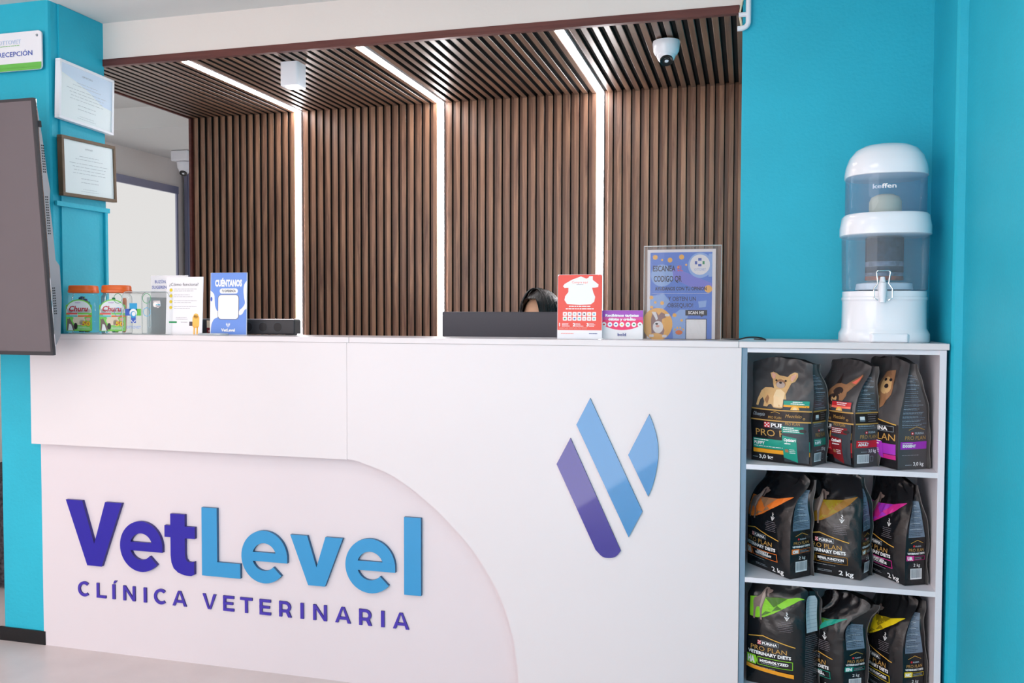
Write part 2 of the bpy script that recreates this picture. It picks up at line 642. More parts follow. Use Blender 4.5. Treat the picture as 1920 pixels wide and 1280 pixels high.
# ------------------------------------------------------------------ reception counter
CT = 1.155
xA, xB, xS = -2.5105, -1.2555, -.012
ctr = thing('reception_counter', 'long white reception counter with an arched recessed lower panel', 'counter', (-1.3, .1, 0))
MB().box(xA, xB - .0008, 0, .018, .755, CT - .018).build('upper_fascia', 'laminate', ctr)
arc = [(-1.2562, .7565), (-1.22, .752), (-1.179, .739), (-1.13, .724), (-1.083, .703), (-1.02, .664), (-.958, .617), (-.908, .573), (-.866, .532), (-.823, .485),
       (-.787, .436), (-.744, .366), (-.715, .300), (-.691, .215), (-.678, .126), (-.6745, .06), (-.6745, .0)]
MB().prism([(xB, CT - .018), (xB, .7565)] + arc[1:] + [(xS, 0), (xS, CT - .018)], 0, .018).build('main_panel', 'laminate', ctr)
MB().box(xA + .008, -.6, .035, .0382, 0, CT - .019).build('lower_panel', 'laminate_low', ctr)
MB().box(PX1 + .02, xS - .002, .0386, .19, .05, CT - .019).build('body', 'shelf_white', ctr)
for a, b, l in ((xA - .004, xB + .0085, 'white worktop over the left part of the reception counter'), (xB + .0095, -.020, 'white worktop over the middle of the reception counter under the monitor')):
    pts = [(a, -.003), (b, -.003), (b, .2), (PX1 + .02, .2), (PX1 + .02, .036), (a, .036)] if a < -2.4 else [(a, -.003), (b, -.003), (b, .2), (a, .2)]
    tag(MB().prism(pts, CT - .0175, CT, 'z').build('countertop', 'laminate', bevel=.0012), l, 'worktop', 'white worktops of the reception counter')

# desk behind the counter
dk = thing('desk', 'pale work desk hidden behind the reception counter', 'desk', (-1.3, .45, 0))
MB().box(-2.4, -.05, .2, .68, .71, .735).build('desktop', 'desk', dk)
for x in (-2.38, -1.25, -.09):
    MB().box(x, x + .03, .22, .66, 0, .71).build('side_panel', 'desk', dk)

# shelf unit
su = thing('shelf_unit', 'white open shelf unit stacked with pet food bags at the right end of the counter', 'shelf', (.26, .15, 0))
SX0, SX1, SY1 = -.0105, .529, .30
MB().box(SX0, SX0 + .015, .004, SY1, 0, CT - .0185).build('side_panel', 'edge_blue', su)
MB().box(SX1 - .017, SX1, .0, SY1, 0, CT - .0185).build('side_panel', 'shelf_white', su)
MB().box(SX0 + .015, SX1 - .017, SY1 - .012, SY1, .05, CT - .0185).build('back_panel', 'shelf_white', su)
for z in (.800, .470, .140):
    MB().box(SX0 + .015, SX1 - .017, .001, SY1 - .012, z - .0145, z).build('shelf', 'shelf_white', su)
MB().box(SX0 + .015, SX1 - .017, .004, .02, CT - .031, CT - .0185).build('rail', 'shelf_white', su)
MB().box(SX0 + .015, SX1 - .017, .03, .045, 0, .1255).build('plinth', 'shelf_white', su)
tag(MB().box(-.019, .5355, -.003, YB - .002, CT - .0175, CT).build('countertop', 'laminate', bevel=.0012), 'white worktop over the shelf unit under the water dispenser', 'worktop', 'white worktops of the reception counter')


# ------------------------------------------------------------------ counter sign letters
def extr(polys, y, th, name, m, parent):
    mb = MB()
    for k, p in enumerate(polys):
        mb.prism(p, y, y - th - .00025 * k)
    # side walls darker
    o = mb.build(name, [m[0], m[1]], parent)
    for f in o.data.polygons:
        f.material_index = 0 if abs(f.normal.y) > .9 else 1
    return o


def ringpts(cx, cz, R, r, a0, a1, n=36, kx=1.):
    o = [(cx + kx * R * cos(radians(a0 + (a1 - a0) * i / n)), cz + R * sin(radians(a0 + (a1 - a0) * i / n))) for i in range(n + 1)]
    i_ = [(cx + kx * r * cos(radians(a1 - (a1 - a0) * i / n)), cz + r * sin(radians(a1 - (a1 - a0) * i / n))) for i in range(n + 1)]
    return o + i_


def big_e(x0, x1):
    cx, cz = (x0 + x1) / 2, .402
    R = .0905
    kx = (x1 - x0) / 2 / R
    r = .0475
    # arc from just under the right end of the bar round to the lower right terminal
    body = ringpts(cx, cz, R, r, 0, 318, 44, kx)
    bar = [(cx - r * kx * 1.02, cz - .0155), (x1, cz - .0155), (x1 - .0002, cz + .012), (cx + r * kx, cz + .0155), (cx - r * kx * 1.02, cz + .0155)]
    return [body, bar]


def big_v(x0, x1, zb, zt, sw, bw, notch):
    xm = (x0 + x1) / 2
    return [[(x0, zt), (x0 + sw, zt), (xm, notch), (x1 - sw, zt), (x1, zt), (xm + bw / 2, zb), (xm - bw / 2, zb)]]


sg = thing('sign', 'large raised dark blue and light blue VetLevel lettering on the counter front', 'sign', (-1.7, .035, .4))
Y0 = .035
PM, BM = ('purple_matte', 'purple_edge'), ('blue_matte', 'blue_edge')
zb, zt = .3175, .5525
extr(big_v(-2.3853, -2.1454, zb, zt, .071, .062, .398), Y0, .012, 'letter', PM, sg)
extr(big_e(-2.1554, -1.979), Y0, .012, 'letter', PM, sg)
tx = -1.946
tail = [(tx, .528), (tx + .0585, .528), (tx + .0585, .486), (-1.8475, .486), (-1.8475, .4445), (tx + .0585, .4445), (tx + .0585, .385), (tx + .061, .371), (tx + .069, .3625), (tx + .081, .361), (-1.851, .3645),
        (-1.851, .319), (tx + .082, .313), (tx + .056, .3135), (tx + .030, .321), (tx + .012, .335), (tx + .003, .355), (tx, .38), (tx, .4445), (-1.970, .4445), (-1.970, .486), (tx, .486)]
extr([tail], Y0, .012, 'letter', PM, sg)
extr([[(-1.820, .558), (-1.7595, .558), (-1.7595, .3705), (-1.6695, .3705), (-1.6695, .3195), (-1.820, .3195)]], Y0, .012, 'letter', BM, sg)
extr(big_e(-1.6646, -1.4895), Y0, .012, 'letter', BM, sg)
extr(big_v(-1.4779, -1.284, .3195, .4865, .0635, .062, .382), Y0, .012, 'letter', BM, sg)
extr(big_e(-1.275, -1.0975), Y0, .012, 'letter', BM, sg)
extr([[(-1.0665, .572), (-1.0078, .572), (-1.0078, .3175), (-1.0665, .3175)]], Y0, .012, 'letter', BM, sg)

sg2 = thing('sign', 'small raised purple letters reading CLÍNICA VETERINARIA under the large lettering', 'sign', (-1.7, .035, .2))


def stroke(a, b, t):
    d = math.hypot(b[0] - a[0], b[1] - a[1])
    nx, nz = -(b[1] - a[1]) / d * t / 2, (b[0] - a[0]) / d * t / 2
    return [(a[0] - nx, a[1] - nz), (b[0] - nx, b[1] - nz), (b[0] + nx, b[1] + nz), (a[0] + nx, a[1] + nz)]


def small(ch, x0, x1, z0=.2, z1=.2535):
    t = .0105
    H = z1 - z0
    R = lambda a, b, c, d: [(a, b), (c, b), (c, d), (a, d)]
    m = (x0 + x1) / 2
    if ch == 'I':
        return [R(m - t * .58, z0, m + t * .58, z1)]
    if ch == 'L':
        return [R(x0, z0, x0 + t, z1), R(x0, z0, x1, z0 + t * .9)]
    if ch == 'T':
        return [R(m - t / 2, z0, m + t / 2, z1), R(x0, z1 - t * .9, x1, z1)]
    if ch == 'E':
        return [R(x0, z0, x0 + t, z1), R(x0, z0, x1, z0 + t * .9), R(x0, z1 - t * .9, x1, z1), R(x0, m * 0 + z0 + H / 2 - t * .4, x1 - .004, z0 + H / 2 + t * .45)]
    if ch == 'N':
        return [R(x0, z0, x0 + t, z1), R(x1 - t, z0, x1, z1), [(x0, z1), (x0 + t * .95, z1), (x1, z0), (x1 - t * .95, z0)]]
    if ch == 'A':
        return [[(m - t * .55, z1), (m + t * .1, z1), (x0 + t * 1.05, z0), (x0, z0)], [(m - t * .1, z1), (m + t * .55, z1), (x1, z0), (x1 - t * 1.05, z0)], R(x0 + .012, z0 + H * .22, x1 - .012, z0 + H * .22 + t * .85)]
    if ch == 'V':
        return [[(x0, z1), (x0 + t * 1.05, z1), (m + t * .1, z0), (m - t * .55, z0)], [(x1 - t * 1.05, z1), (x1, z1), (m + t * .55, z0), (m - t * .1, z0)]]
    if ch == 'C':
        R_ = H / 2 + .001
        return [ringpts(m + .003, z0 + H / 2, R_, R_ - t, 48, 312, 26, (x1 - x0) / 2 / R_ * 1.06)]
    if ch == 'R':
        cz = z1 - .019
        cx = x0 + (x1 - x0) * .5
        return [R(x0, z0, x0 + t, z1), R(x0, z1 - t * .9, cx, z1), R(x0, cz - .019, cx, cz - .019 + t * .9), ringpts(cx, cz, .019, .019 - t * .9, -90, 90, 16, 1.1),
                [(cx + .002, cz - .017), (cx + .0135, cz - .014), (x1, z0), (x1 - t * 1.15, z0)]]


SM = [('C', -2.3465, -2.2943), ('L', -2.2641, -2.2238), ('I', -2.1974, -2.1846), ('N', -2.1507, -2.1002), ('I', -2.0652, -2.0527), ('C', -2.0237, -1.9701), ('A', -1.9464, -1.8887),
      ('V', -1.8244, -1.7702), ('E', -1.7426, -1.7001), ('T', -1.6759, -1.6285), ('E', -1.6008, -1.5579), ('R', -1.5259, -1.479), ('I', -1.4452, -1.4339), ('N', -1.3982, -1.3479),
      ('A', -1.3171, -1.2602), ('R', -1.2299, -1.1839), ('I', -1.1518, -1.1391), ('A', -1.1094, -1.0525)]
for i, (ch, a, b) in enumerate(SM):
    ps = small(ch, a, b)
    if i == 2:
        ps.append([(-2.192, .2575), (-2.185, .2575), (-2.176, .268), (-2.187, .268)])
    extr(ps, Y0, .005, 'letter', ('purple_small', 'purple_edge'), sg2)

em = thing('sign', 'raised emblem of three slanted purple and blue bars right of the lettering', 'sign', (-.4, 0, .7))


def arcpts(pts, n=6):
    """Catmull-Rom through pts"""
    out = []
    for i in range(len(pts) - 1):
        p0, p1, p2, p3 = pts[max(i - 1, 0)], pts[i], pts[i + 1], pts[min(i + 2, len(pts) - 1)]
        for k in range(n):
            t = k / n
            out.append(tuple(.5 * ((2 * p1[j]) + (-p0[j] + p2[j]) * t + (2 * p0[j] - 5 * p1[j] + 4 * p2[j] - p3[j]) * t * t + (-p0[j] + 3 * p1[j] - 3 * p2[j] + p3[j]) * t ** 3) for j in (0, 1)))
    return out + [pts[-1]]


extr([[(-.5123, .8562), (-.5549, .7747)] + arcpts([(-.4333, .5195), (-.4126, .5004), (-.392, .4974), (-.3715, .5035), (-.3567, .5215)])], 0, .006, 'bar', ('purple_acrylic', 'purple_edge'), em)
extr([[(-.4525, .9794), (-.494, .8977), (-.3335, .5646), (-.2928, .6444)]], 0, .006, 'bar', ('blue_acrylic', 'blue_edge'), em)
extr([[(-.3365, .8123), (-.2762, .6905)] + arcpts([(-.2661, .7144), (-.2567, .7486), (-.2491, .7939), (-.2476, .8342), (-.2523, .8698), (-.2623, .9052), (-.275, .937)])], 0, .006, 'bar', ('blue_acrylic', 'blue_edge'), em)

# ------------------------------------------------------------------ television on the pillar
tv = thing('television', 'large dark wall television tilted forward at the left edge, seen from the side', 'television', (-2.95, -.2, 1.09))
TR, TLx = -2.223, -3.66
c0, c1 = Vector((0, -.2, 1.0905)), Vector((0, -.267, 1.9235))      # bottom and top of the front face (y, z)
ud = (c1 - c0).normalized()
nd = Vector((0, -ud.z, ud.y))                                        # outward (towards the room)


def tvp(x, s, d):          # s along the face from the bottom, d depth behind the face
    p = c0 + ud * s - nd * d
    return (x, p.y, p.z)


Hh = (c1 - c0).length


def tvbox(mb, x0, x1, s0, s1, d0, d1, mi=0):
    vs = [tvp(x, s, d) for s in (s0, s1) for d in (d0, d1) for x in (x0, x1)]
    mb.add(vs, [(0, 2, 3, 1), (4, 5, 7, 6), (0, 1, 5, 4), (2, 6, 7, 3), (0, 4, 6, 2), (1, 3, 7, 5)], mi)
    return mb


tvbox(MB(), TLx, TR - .008, .012, Hh - .008, .0, .006).build('screen', 'tv_screen', tv)
fr = MB()
tvbox(fr, TLx - .01, TR, 0, .012, -.002, .01)
tvbox(fr, TLx - .01, TR, Hh - .008, Hh, -.002, .01)
tvbox(fr, TR - .008, TR, .012, Hh - .008, -.002, .01)
tvbox(fr, TLx - .01, TLx, .012, Hh - .008, -.002, .01)
fr.build('bezel', 'tv_dark', tv)
tvbox(MB(), TR - .012, TR + .0005, .03, Hh - .002, .01, .0125).build('trim_strip', 'chrome', tv)
# side profile of the back shell
prof = [(0, .014), (.03, .016), (.06, .040), (.185, .058), (.295, .060), (.315, .044), (.42, .042), (.50, .037), (.545, .044), (.60, .036), (.70, .029), (.79, .018), (Hh - .004, .0125)]
bs = MB()
L_ = [(s, .0115) for s in (Hh - .004, 0)]
poly = [(s, d) for s, d in prof] + L_
n = len(poly)
vs = [tvp(TR - .002, s, d) for s, d in poly] + [tvp(TLx, s, d) for s, d in poly]
bs.add(vs, [tuple(range(n)), tuple(range(2 * n - 1, n - 1, -1))] + [(i, i + n, (i + 1) % n + n, (i + 1) % n) for i in range(n)])
# bulged middle of the back
for s0, s1, d in ((.12, .55, .085),):
    tvbox(bs, TLx + .2, TR - .25, s0, s1, .03, d)
bs.build('back_shell', 'tv_back', tv)
for s0, s1 in ((.135, .235), (.40, .535), (.60, .70)):
    vh = MB()
    k = int((s1 - s0) / .0085)
    for i in range(k):
        for d0 in (.020, .027):
            tvbox(vh, TR - .0022, TR - .0014, s0 + i * .0085, s0 + i * .0085 + .0045, d0, d0 + .0045)
    vh.build('vent', 'vent_hole', tv)
tvbox(MB(), TR - .004, TR + .004, .745, .765, .0125, .022).build('indicator', 'vent_hole', tv)
am = MB()
tvbox(am, -2.62, -2.56, .3, .7, .085, .10)
am.box(-2.62, -2.56, -.12, PY0 + .004, 1.45, 1.62)
am.build('wall_mount', 'tv_dark', tv)

# reception sign on the pillar
sr = thing('sign', 'white RECEPCIÓN wall sign with a green lower edge on the teal pillar', 'sign', (-2.58, .03, 2.18))
p = Print()
w0, h0 = .265, .137
MBx = MB()
pts = []
for cx, cz, a0 in ((-2.455 - .014, 2.107 + .014, -90), (-2.455 - .014, 2.245 - .014, 0), (-2.72 + .014, 2.245 - .014, 90), (-2.72 + .014, 2.107 + .014, 180)):
    pts += [(cx + .014 * cos(radians(a0 + 15 * i)), cz + .014 * sin(radians(a0 + 15 * i))) for i in range(7)]
MBx.prism(pts, .018, .024).build('board', 'white_plastic', sr)
f = plane((-2.72, .018, 2.107), (1, 0, 0), (0, 0, 1))
p.rect(.0, 0.0125, .2645, .026, 'signgreen', 3)
p.rrect(.001, .0005, .2645, .020, .010, 'signgreen', 2)
p.text('RECEPCIÓN', .226, .052, .0165, 'bluetxt', 2, bold=.01, al='r', w=.150)
p.text('OTTOVET', .175, .0965, .0145, 'sky', 2, w=.10, al='r')
p.text('OTTOVET', .1755, .0965, .0145, 'cblue', 1, w=.10, al='r')
p.lines(.07, .178, .089, 1, .01, .002, 'signgreen', 2)
p.build('print', f, sr)
MB().lathe([(.0045, 0), (.005, .001), (.003, .004)], 0, 0, 0, 14).build('screw', 'metal', sr, smooth=True)
sc_ = sr.children[-1]
sc_.matrix_world = Matrix.Translation((-2.473, .018, 2.228)) @ Matrix.Rotation(pi / 2, 4, 'X')


# framed certificates on the pillar side
def framed(label, y0, y1, z0, z1, tilt, fm, bw, x=-2.415, paper='paper', sky=False):
    t = thing('picture_frame', label, 'picture frame', (x, (y0 + y1) / 2, z0), 'framed certificates on the pillar side')
    m = MB()
    xb = PX1 + .009
    m.box(xb, x, y0, y1, z0, z0 + bw).box(xb, x, y0, y1, z1 - bw, z1).box(xb, x, y0, y0 + bw, z0 + bw, z1 - bw).box(xb, x, y1 - bw, y1, z0 + bw, z1 - bw)
    m.build('frame', fm, t, bevel=.0012)
    MB().box(xb + .004, x - .005, y0 + bw, y1 - bw, z0 + bw, z1 - bw).build('certificate', 'cert_paper', t)
    p = Print()
    W, H = y1 - y0 - 2 * bw, z1 - z0 - 2 * bw
    if sky:
        p.poly([(0, H), (0, H * .83), (W * .25, H * .75), (W * .55, H * .62), (W * .8, H * .45), (W, H * .42), (W, H)], 'sky', 1)
    p.text('OTTOVET' if not sky else 'CERTIFICADO', W / 2, H * .86, .006, 'grey_text', 2, al='c')
    p.lines(W * .2, W * .8, H * .72, 2, .011, .0016, 'textgrey', 2, 1, 'c')
    p.lines(W * .1, W * .9, H * .58, 4, .012, .0016, 'textgrey', 2, 2, 'c')
    p.lines(W * .25, W * .75, H * .30, 2, .014, .0018, 'textgrey', 2, 3, 'c')
    p.lines(W * .3, W * .7, H * .10, 2, .008, .0012, 'textgrey', 2, 4, 'c')
    p.build('print', plane((x - .005, y0 + bw, z0 + bw), (0, 1, 0), (0, 0, 1)), t)
    return t


t = framed('white framed certificate hanging at the top of the teal pillar side', .053, .336, 1.934, 2.15, 0, 'white_plastic', .010, sky=True)
t.rotation_euler = (radians(-2.2), 0, 0)
t = framed('brown wooden framed certificate hanging below the white framed one', .068, .35, 1.664, 1.884, 0, 'frame_wood', .012)
t.rotation_euler = (radians(1.4), 0, 0)
tr = thing('cable_trunking', 'teal painted cable trunking turning down the side of the left pillar', 'cable trunking', (PX1, .2, 1.6))
MB().box(PX1 + .0065, PX1 + .018, .05, .324, 1.622, 1.640).build('duct', 'teal', tr, bevel=.001)
MB().box(PX1 + .0065, PX1 + .016, .300, .314, 1.156, 1.622).build('duct', 'teal', tr, bevel=.001)

# white conduit at the right top corner of the recess
cp = [(-.004, .292, CZ - .001), (-.004, .292, 2.158)]
for i in range(1, 8):
    a = radians(90 * i / 8)
    cp.append((-.004 - .018 * (1 - cos(a)), .292, 2.158 - .018 * sin(a)))
cp += [(-.024, .292, 2.1385), (-.038, .292, 2.1385)]
t = thing('conduit', 'white plastic conduit bending at the top right corner of the recess', 'pipe', (-.004, .292, 2.14))
MB().tube(cp, .0082, 12).build('pipe', 'white_plastic', t, smooth=True)
MB().tube([(-.006, .293, 2.182), (-.034, .293, 2.182)], .0075, 12).build('branch', 'white_plastic', t, smooth=True)
MB().tube([(-.03, .297, 2.176), (-.026, .299, 2.155), (-.024, .298, 2.14)], .0035, 8).build('cable', 'ivory', t, smooth=True)
MB().tube([(-.02, .298, 2.30), (-.018, .294, 2.24), (-.026, .29, 2.215), (-.030, .292, 2.19)], .0028, 8).build('cable', 'ivory', t, smooth=True)

# surface downlight and dome camera under the slatted ceiling
t = thing('ceiling_light', 'white square downlight hanging from the slatted ceiling at the left', 'light', (-1.703, .47, 2.106))
sqp = []
m = MB()
for cx, cy, a0 in ((.028, -.028, -90), (.028, .028, 0), (-.028, .028, 90), (-.028, -.028, 180)):
    sqp += [(-1.703 + cx + .009 * cos(radians(a0 + 22.5 * i)), .47 + cy + .009 * sin(radians(a0 + 22.5 * i))) for i in range(5)]
m.prism(sqp, 2.104, SZ, 'z').build('housing', 'white_plastic', t, smooth=True)
MB().lathe([(.027, 0), (.027, .0015)], -1.703, .47, 2.1024, 24).build('lamp', 'lamp_warm', t)


def dome_camera(label, x, y, z, s=1., box=False, ry=0.):
    t = thing('security_camera', label, 'camera', (x, y, z), 'white dome security cameras')
    if box:
        MB().box(x - .06, x + .06, y - .06, y + .06, z - .065, z - .001).build('junction_box', 'ivory' if False else 'white_plastic', t, bevel=.008)
        z -= .065
    MB().lathe([(.036, 0), (.047, -.003), (.048, -.012), (.044, -.040), (.036, -.052)], x, y, z, 28).build('housing', 'white_gloss', t, smooth=True)
    MB().ball((x, y - .004, z - .048), .034 * 1., 24, 14).build('eyeball', 'white_gloss', t, smooth=True)
    d = Vector((.10, -.50, -.86)).normalized()
    c = Vector((x, y - .004, z - .048)) + d * .0265
    b = MB()
    u = d.orthogonal().normalized()
    v = d.cross(u)
    for r0, r1, h0_, h1_ in ((.023, .023, 0, .0072), (.023, .012, .0075, .0045)):
        vs = [c + d * hh + (u * cos(a * pi / 9) + v * sin(a * pi / 9)) * rr for rr, hh in ((r0, h0_), (r1, h1_)) for a in range(18)]
        b.add(vs, [(i, (i + 1) % 18, (i + 1) % 18 + 18, i + 18) for i in range(18)])
    vs = [c + d * .0066 + (u * cos(a * pi / 9) + v * sin(a * pi / 9)) * .014 for a in range(18)]
    b.add(vs, [tuple(range(18))])
    b.build('lens', 'black_plastic', t)
    return t


dome_camera('white dome security camera under the slatted ceiling at the right', -.283, .54, SZ - .001)
cam2 = dome_camera('white dome security camera on a square box left of the slatted wall', -3.425, 2.2, 2.238, box=True)

# pillar left edge background object
tag(MB().box(-3.55, -2.95, .5, 1.1, 0, .50).build('armchair_back', 'speckled', bevel=.05), 'dark speckled seat back just visible at the left edge behind the teal pillar', 'seat')
bpy.data.objects['armchair_back'].name = 'seat'


# ------------------------------------------------------------------ things on the counter
def jar(label, cx, cy, rot, seed):
    t = thing('treat_jar', label, 'jar', (cx, cy, CT), 'orange lidded treat jars on the counter')
    r = .0475
    MB().lathe([(r * .96, .0005), (r, .006), (r, .13), (r * .97, .138), (r * .88, .143), (r * .88, .148)], cx, cy, CT, 48, sq=3.4, rot=rot, cap=False).build('glass_body', 'clear', t, smooth=True)
    MB().lathe([(r * .95, 0.0006), (r * .95, .003)], cx, cy, CT, 48, sq=3.4, rot=rot).build('base', 'clear_edge', t, smooth=True)
    MB().lathe([(r * .95, 0), (r * 1.02, .002), (r * 1.03, .010), (r * .99, .0125), (r * .99, .022), (r * .96, .026), (r * .90, .028)], cx, cy, CT + .1485, 48, sq=1.7, rot=rot).build('lid', 'orange', t, smooth=True)
    # label
    p = Print()
    W, H = .088, .120
    p.rrect(0, 0, W, H * .80, .004, 'lime', 1)
    p.ell(W / 2, H * .66, W * .49, H * .30, 'lime', 1)
    p.ell(W / 2, H * .655, W * .46, H * .27, 'white', 2)
    p.rect(W * .02, H * .5, W * .98, H * .66, 'white', 2)
    p.text('Churu', W * .10, H * .60, .0185, 'churured', 3, bold=.03, w=W * .72, shear=.2)
    p.text('INABA', W * .36, H * .84, .005, 'violet', 3, w=W * .2)
    p.rect(W * .02, H * .50, W * .44, H * .55, 'cardred', 4)
    p.rect(W * .46, H * .50, W * .98, H * .55, 'lime', 4)
    p.rect(W * .02, H * .43, W * .44, H * .48, 'aqua', 4)
    p.rect(W * .46, H * .43, W * .98, H * .48, 'orange', 4)
    p.ell(W * .50, H * .32, W * .24, H * .14, 'cream', 3)
    p.ell(W * .62, H * .26, W * .10, H * .09, 'cream', 3)
    p.poly([(W * .03, 0.02 * H), (W * .05, H * .3), (W * .14, H * .40), (W * .20, H * .3), (W * .30, H * .15), (W * .33, 0.02 * H)], 'catgrey', 4)
    p.poly([(W * .08, .02 * H), (W * .12, H * .22), (W * .2, H * .2), (W * .27, .02 * H)], 'white', 5)
    p.poly([(W * .05, H * .3), (W * .04, H * .38), (W * .1, H * .36)], 'catgrey', 4)
    p.ell(W * .37, H * .15, W * .07, H * .10, 'nose', 4)
    p.text('50', W * .62, H * .16, .015, 'churured', 4, bold=.09, w=W * .32)
    p.text('50', W * .62, H * .16, .015, 'yellow', 5, bold=.03, w=W * .31)
    p.lines(W * .45, W * .95, H * .12, 3, .004, .0015, 'white', 5, seed)
    p.ell(W * .85, H * .36, W * .09, H * .05, 'pink', 4)
    U = Vector((cos(rot), sin(rot), 0))
    N = Vector((sin(rot), -cos(rot), 0))
    O = Vector((cx, cy, CT + .010)) + N * (r * 1.001) - U * W * .55
    p.build('label', plane(O, U, (0, 0, 1), off=.0012), t)
    return t


jar('left treat jar with orange lid and green label beside the television', -2.366, .105, radians(27), 1)
jar('right treat jar with orange lid and green label beside the clear suggestion box', -2.222, .105, radians(27), 2)
rs = random.Random(5)
sticks = [('green_ribbon', 'green'), ('dred', 'dark red'), ('navy', 'navy'), ('teal', 'teal'), ('orange', 'orange')]
for cx, cols, who in ((-2.366, ['navy', 'leaf', 'navy', 'teal', 'navy', 'dgreen'], 'left'), (-2.222, ['leaf', 'orange', 'aqua', 'lime', 'cyan', 'orange'], 'right')):
    for k, c in enumerate(cols):
        a = rs.uniform(-.12, .12)
        x = cx - .026 + .0105 * k
        y = .106 + rs.uniform(-.018, .020)
        m = MB()
        hh = rs.uniform(.115, .138)
        vs = []
        for zz, ww, dd in ((.005, .010, .001), (.012, .012, .004), (hh - .01, .012, .004), (hh, .011, .001)):
            vs += [(x + sx * ww * .5 * cos(a) + zz * a * .3, y + sx * ww * .5 * sin(a) + sy * dd, CT + zz) for sx, sy in ((-1, -1), (1, -1), (1, 1), (-1, 1))]
        fs = [(0, 1, 2, 3), (15, 14, 13, 12)] + [(4 * j + i, 4 * j + (i + 1) % 4, 4 * j + 4 + (i + 1) % 4, 4 * j + 4 + i) for j in range(3) for i in range(4)]
        m.add(vs, fs)
        ink(c)
        tag(m.build('treat_sachet', 'ink_' + c), f'thin coloured treat sachet standing inside the {who} orange lidded jar', 'treat', f'treat sachets inside the {who} jar')

# clear suggestion box
sb = thing('suggestion_box', 'clear acrylic suggestion box with a chrome lock and cross logo sticker', 'box', (-2.06, .1, CT))
bx0, bx1, by0, by1, bz1 = -2.150, -1.955, .045, .15, CT + .152
m = MB()
pp = []
for cx, cz, a0, r in ((bx1 - .02, bz1 - .02, 0, .02), (bx0 + .02, bz1 - .02, 90, .02)):
    pp += [(cx + r * cos(radians(a0 + 15 * i)), cz + r * sin(radians(a0 + 15 * i))) for i in range(7)]
pp += [(bx0, CT + .001), (bx1, CT + .001)]
m.prism(pp, by0, by0 + .003).prism(pp, by1 - .003, by1)
vs, fs = [], []
for x, z in pp:
    vs += [(x, by0, z), (x, by1, z)]
k = len(pp)
m.add(vs, [(2 * i, 2 * i + 1, (2 * i + 3) % (2 * k), (2 * i + 2) % (2 * k)) for i in range(k)])
m.build('body', 'clear', sb)
m = MB().tube([(x, by0, z) for x, z in pp], .0016, 6).tube([(x, by1, z) for x, z in pp], .0016, 6)
m.box(-2.048, -2.045, by0 - .001, by1, CT + .003, bz1 - .02)
m.tube([(-2.04, by0 - .002, CT + .125), (-2.04, by0 - .002, CT + .03), (-2.034, by0 - .002, CT + .024), (-2.03, by0 - .002, CT + .03), (-2.03, by0 - .002, CT + .12)], .0014, 6)
m.build('edge', 'clear_edge', sb)
p = Print()
p.rect(-.016, .030, .016, .066, 'cyan', 1)
p.rect(-.010, -.004, .010, .034, 'dblue', 1)
p.rect(-.034, .022, -.012, .046, 'dblue', 1)
p.rect(.012, .022, .032, .046, 'signgreen', 1)
p.ell(0, .032, .016, .014, 'white', 2)
p.ell(0, .026, .012, .012, 'cyan', 3)
p.ell(0.002, .028, .008, .008, 'white', 4)
p.poly([(-.009, .008), (0, -.002), (.009, .008), (.009, .003), (0, -.004), (-.009, .003)], 'white', 5)
for sx in (-1, 1):
    p.ring(sx * .060 - .004, .083, .018, .002, 'leaf', 1)
    p.ring(sx * .060 - .004, .035, .016, .002, 'cyan', 1)
p.text('OTTOVET', 0, -.024, .009, 'cblue', 2, al='c', w=.060)
p.build('sticker', plane((-2.103, by0 - .0004, CT + .045), (1, 0, 0), (0, 0, 1)), sb)
m = MB()
for r_, yy0, yy1 in ((.009, -.012, 0), (.006, -.016, -.012)):
    for q in range(1):
        pts = [(-2.004 + r_ * cos(2 * pi * i / 16), CT + .106 + r_ * sin(2 * pi * i / 16)) for i in range(16)]
        m.prism(pts, by0 + yy0, by0 + yy1)
m.build('lock', 'chrome', sb, smooth=True)
MB().prism([(-2.020, CT + .12), (-1.992, CT + .12), (-1.990, CT + .10), (-2.0, CT + .094), (-2.016, CT + .10)], by0 - .0005, by0 - .003).build('lock_plate', 'metal', sb)
MB().box(-2.112, -1.955, by1 + .002, by1 + .004, CT + .001, CT + .213).build('header_board', 'paper', sb)
p = Print()
p.text('BUZÓN DE', .018, .185, .0105, 'bluetxt', 1, w=.066, bold=.005)
p.text('SUGERENCIAS', .006, .165, .0105, 'bluetxt', 1, w=.092, bold=.01)
p.build('header_print', plane((-2.112, by1 + .002, CT), (1, 0, 0), (0, 0, 1)), sb)


